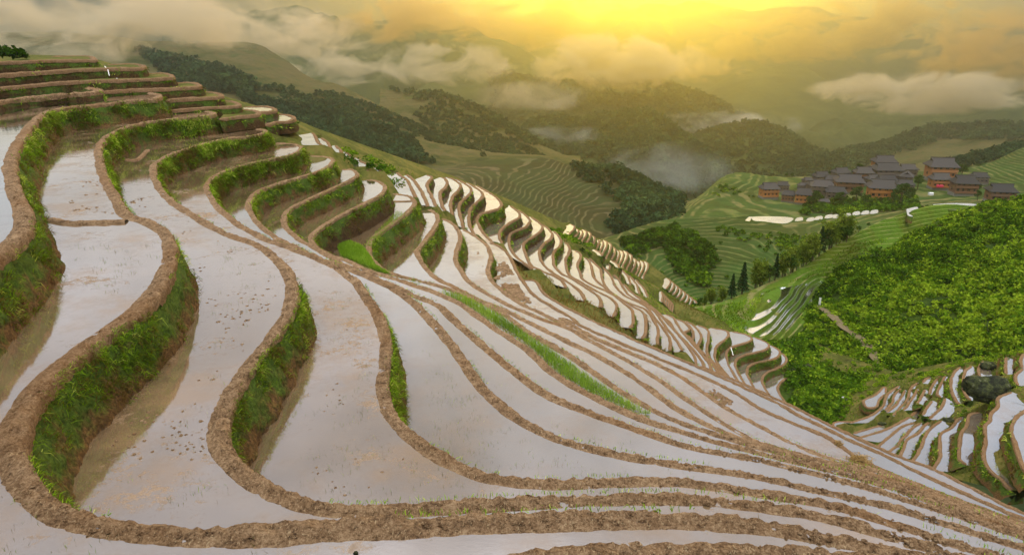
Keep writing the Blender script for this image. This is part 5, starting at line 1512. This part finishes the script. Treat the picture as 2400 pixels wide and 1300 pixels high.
rock(ground_pt((2222,983), -44.8), (.6, .4, .25), M_ROCK, 'flat dark rock at the head of the upright white strips', seed=12)
rock(ground_pt((2066,992), -50.6), (.55, .3, .22), M_ROCK, 'flat dark stone among the mottled strips of the right slope', seed=14)
rock(ground_pt((2228,869), -49.6), (.6, .4, .35), M_ROCK, 'little dark stone at the bushes above the tall narrow strips', seed=15)
rock(ground_pt((1889,873), -56.2), (.9, .9, 1.5), M_ROCK, 'upright dark rock on the end wall of the lower fan of terraces', seed=21)
rock(ground_pt((1963,931), -57.5) + np.array([0, -2, .8]), (.45, .4, .35), M_ROCK_PALE, 'pale stone in the scrub at the valley end', seed=30)
rock(ground_pt((2003,940), -57.0) + np.array([0, -2, .8]), (.5, .35, .3), M_ROCK_PALE, 'second pale stone in the scrub, left of the pale basin', seed=31)
rock(ground_pt((834,1296), -6.98), (.03, .03, .035), M_ROCK, 'small dark stone in the water at the bottom edge of the picture', seed=44, cat='stone', name='stone')
def cross_dike(pts, z, w, lab):
    C = resample(at_z(catmull(np.array(pts, float)), z), .0035)
    N_ = normals(C)
    pr = np.array([(-.6, -.7), (-.45, .1), (-.2, .25), (.1, .27), (.35, .2), (.55, -.05), (.62, -.9)])
    D = C[:, None] + N_[:, None] * (pr[None, :, 0] * w)[..., None]
    D[..., 2] += pr[None, :, 1] * w * .7
    q = D.reshape(-1, 3); q = q + fbm(q * 6, 3)[:, None] * .05
    tag(link_mesh('cross_dike', q, grid_quads(*D.shape[:2])[:, ::-1], M_MUD), lab, 'dike')
cross_dike([(120,515),(160,522),(230,521),(296,519)], -6.97, .4, 'short straight mud dike crossing the pool at the upper left')
cross_dike([(345,352),(320,374),(296,374)], -8.47, .3, 'small mud lip crossing the shaded pool of the second spur field')
cross_dike([(920,472),(945,472),(964,471)], -15.97, .3, 'thin straight mud line across the white pool of the rice terrace')
# clump of pulled straw lying across the dike
c0 = ground_pt((2012,1082), -22.4)
b = MB()
for i in range(520):
    a = rng.normal(size=3) * np.array([.26, .17, .12]) + c0 + np.array([0, 0, .12])
    d = rng.normal(size=3) * np.array([1, 1, .5]); d /= np.linalg.norm(d)
    b.tube([a - d * .16, a + np.array([0, 0, .03]), a + d * .16], .012, 3, rng.random())
tag(b.build('straw_clump', M_STRAW), 'clump of yellow straw lying on a dike near the shoulder edge', 'straw clump')
b = MB()
c0 = ground_pt((1964,1046), -22.4)
for i in range(120):
    a = rng.normal(size=3) * np.array([.10, .08, .09]) + c0 + np.array([0, 0, .2])
    d = rng.normal(size=3); d /= np.linalg.norm(d)
    b.tube([a - d * .12, a, a + d * .12], .01, 3, rng.random())
tag(b.build('straw_clump', M_STRAW), 'smaller brown straw clump up the dike from the yellow one', 'straw clump')
def trickle(pts, d0, d1, r, lab):
    pts = catmull(np.array(pts, float), 8)
    P = at_d(pts, np.linspace(d0, d1, len(pts)))
    P = P + np.stack([fbm(P * 3, 3) * .1, 0 * P[:, 0], 0 * P[:, 0]], -1)
    m = MB(); m.tube(P, r, 6)
    tag(m.build('water_trickle', M_FALLS, smooth=True), lab, 'trickle')
trickle([(246,156),(252,164),(257,178)], 64.2, 63.4, .04, 'upper thin white trickle falling down the dark terrace steps')
trickle([(274,184),(279,193),(286,205)], 63.4, 62.6, .04, 'middle thin white trickle on the dark terrace steps')
trickle([(306,206),(310,210),(313,216)], 62.6, 62.2, .04, 'lowest and faintest trickle on the dark terrace steps')
trickle([(1713,814),(1716,822),(1718,832)], 110.0, 109.2, .07, 'thin white spout falling between two terraces of the lower fan')
PATH = np.array([(1922,722),(1945,742),(1975,770),(2010,795),(2035,820),(2055,850),(2078,876)], float)
pp = np.array([surf_at(H_GREEN, p) for p in catmull(PATH, 5)])
pp = smooth1(pp, 2)
nrm = np.cross(np.gradient(pp, axis=0), [0, 0, 1.0]); nrm /= np.linalg.norm(nrm, axis=1, keepdims=True)
V = np.stack([pp - nrm * 1.0, pp - nrm * .3, pp + nrm * .3, pp + nrm * 1.0], 1); V[:, 1:3, 2] += .75; V[:, 0, 2] += .65; V[:, 3, 2] += .65
tag(link_mesh('path', V.reshape(-1, 3), grid_quads(len(pp), 4), M_PATH), 'narrow trodden path cut across the bushes of the green hill', 'path', kind='structure')
b = MB(); b.tube([(0, 0, -.5), (0, 0, 2.4)], .22, 8)
o = b.build('white_post', M_WHITE); o.location = [float(v) for v in surf_at(H_GREEN, (1920,722))]
tag(o, 'short white post at the upper end of the path', 'post')
# white flooded sheets on top of the bowl and the meadow ridge
def pond(px, z, lab):
    P = at_z(catmull(np.array(px + px[:1], float), 5), z)[:-1]
    V, F = poly_mesh(P, z)
    n = len(V); k = len(P)
    lo = P.copy(); ce = P.mean(0); lo[:, :2] = ce[:2] + (P[:, :2] - ce[:2]) * 1.12; lo[:, 2] -= 1.6
    hi = P.copy(); hi[:, 2] -= .02
    a_ = np.arange(k); b_ = (a_ + 1) % k
    S = np.stack([n + a_, n + b_, n + k + b_, n + k + a_], -1)
    T = empty('flooded_field', ce)
    tag(T, lab, 'flooded field')
    link_mesh('water', V, F, M_WATER_FAR, T)
    link_mesh('bank', np.vstack([hi, lo]), S - n, M_BANK_FAR, T, attr={'tint': np.r_[np.ones(k), np.zeros(k)]})
    return T
def pond_on(px, G, lab, lift=.25):
    return pond(px, float(np.mean([surf_at(G, p)[2] for p in px])) + lift, lab)
pond_on([(1760,508),(1800,507),(1860,512),(1845,523),(1790,519),(1765,516)], H_BOWL, 'long white field on the rim of the terraced bowl', .5)
pond_on([(1746,517),(1756,508),(1761,509),(1757,518)], H_BOWL, 'narrow white field at the left tip of the bowl rim', .5)
for j, x in enumerate(range(1862, 2060, 22)):
    y = 516 - (x - 1862) * .10 + rng.normal(0, 1.2)
    x = x + int(rng.integers(-5, 6))
    pd = pond_on([(x, y + 3), (x + 4, y - 4), (x + 19, y - 6), (x + 20, y), (x + 9, y + 3)], H_BOWL, 'small white field in the row along the rim of the bowl', .6)
    pd['group'] = 'small white fields along the rim of the bowl'
pond_on([(2185,479),(2240,476),(2292,481),(2285,492),(2245,494),(2205,487)], H_FRONT, 'largest white field on top of the meadow ridge under the houses', .4)
pond_on([(2124,490),(2150,485),(2152,489),(2130,499),(2140,507),(2128,505)], H_FRONT, 'white field curling round the steps of the meadow ridge', .4)
# ================================================================ fog banks
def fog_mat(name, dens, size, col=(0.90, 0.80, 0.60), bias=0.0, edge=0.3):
    t = NT(name)
    tc = t.n('ShaderNodeTexCoord')
    ln = t.n('ShaderNodeVectorMath', operation='LENGTH')
    t.l(tc.outputs['Object'], ln.inputs[0])
    n1 = t.noise(0.8 / size, 8, 0.62, stretch=(1, 1, 1.7), dist=.7)
    a = t.math('ADD', t.math('MULTIPLY', t.math('SUBTRACT', 0.62, ln.outputs['Value']), 0.9), t.math('MULTIPLY', t.math('SUBTRACT', n1, 0.5 + bias), 5.0))
    d = t.math('MULTIPLY', t.step(a, 0.0, edge), dens)
    edge_ = t.step(ln.outputs['Value'], 1.0, 0.78)
    d = t.math('MULTIPLY', d, edge_)
    v = t.n('ShaderNodeVolumePrincipled')
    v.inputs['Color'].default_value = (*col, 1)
    v.inputs['Anisotropy'].default_value = 0.35
    t.l(d, v.inputs['Density'])
    t.l(v.outputs[0], t.out.inputs['Volume'])
    return t.m
FV, FF = ico(3)
def fog(p, dist, hw, hh, depth, dens, size, label, bias=0.0, edge=.22, col=(0.92, 0.80, 0.58)):  # beige default col has warm sunlight tint put into the cloud colour
    P = at_d(np.array(p, float), dist)
    o = link_mesh('fog_bank', FV * 1.06, FF, fog_mat('fog', dens, size, col, bias, edge))
    o.location = [float(v) for v in P]
    o.scale = (hw * dist / FPX, depth, hh * dist / FPX)
    tag(o, label, 'fog bank', kind='stuff')
fog((330,50), 560, 520, 85, 60, .030, 34, 'large drifting cloud over the slope at the upper left', -.02)
fog((60,110), 480, 330, 60, 50, .016, 30, 'thin mist behind the dark terraces at the upper left', .02)
fog((640,80), 960, 260, 70, 80, .022, 45, 'cloud spilling over the shoulder of the left slope', .0)
fog((800,155), 1150, 150, 52, 80, .020, 45, 'small mist patch in the notch right of the left slope', .0)
fog((1010,150), 1330, 230, 60, 90, .018, 60, 'torn mist across the misty mountainside', .02)
fog((980,50), 1700, 280, 60, 110, .018, 80, 'warm cloud high on the misty mountainside', .0, col=(1.0, .70, .24))  # gold col here and below: sunlight put into the cloud's own colour
fog((1440,145), 1420, 240, 75, 90, .030, 62, 'puffy bright cloud standing over the dark ridge', -.03, col=(.96, .80, .48))
fog((2170,215), 1420, 300, 58, 90, .026, 60, 'long bright cloud lying across the right mountainside', -.02)
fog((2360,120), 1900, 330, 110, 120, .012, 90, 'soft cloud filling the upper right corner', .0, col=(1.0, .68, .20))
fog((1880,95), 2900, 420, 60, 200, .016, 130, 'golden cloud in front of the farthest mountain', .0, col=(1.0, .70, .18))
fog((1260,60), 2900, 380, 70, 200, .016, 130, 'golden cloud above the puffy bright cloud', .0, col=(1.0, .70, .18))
fog((1570,395), 680, 170, 62, 70, .0065, 40, 'faint blue smoke in the valley below the village', -.1, 1.2, col=(.80, .90, .98))
fog((1250,225), 1250, 170, 40, 70, .012, 60, 'faint mist at the foot of the dark ridge', -.05, 1.0)
fog((1690,295), 1330, 230, 40, 70, .014, 60, 'thin white mist between the two forested hills and the mountain behind', -.04, .8, col=(.88, .88, .84))
fog((1330,330), 900, 190, 36, 60, .011, 50, 'thin mist lying before the rounded forested hill', -.04, .9, col=(.85, .88, .86))
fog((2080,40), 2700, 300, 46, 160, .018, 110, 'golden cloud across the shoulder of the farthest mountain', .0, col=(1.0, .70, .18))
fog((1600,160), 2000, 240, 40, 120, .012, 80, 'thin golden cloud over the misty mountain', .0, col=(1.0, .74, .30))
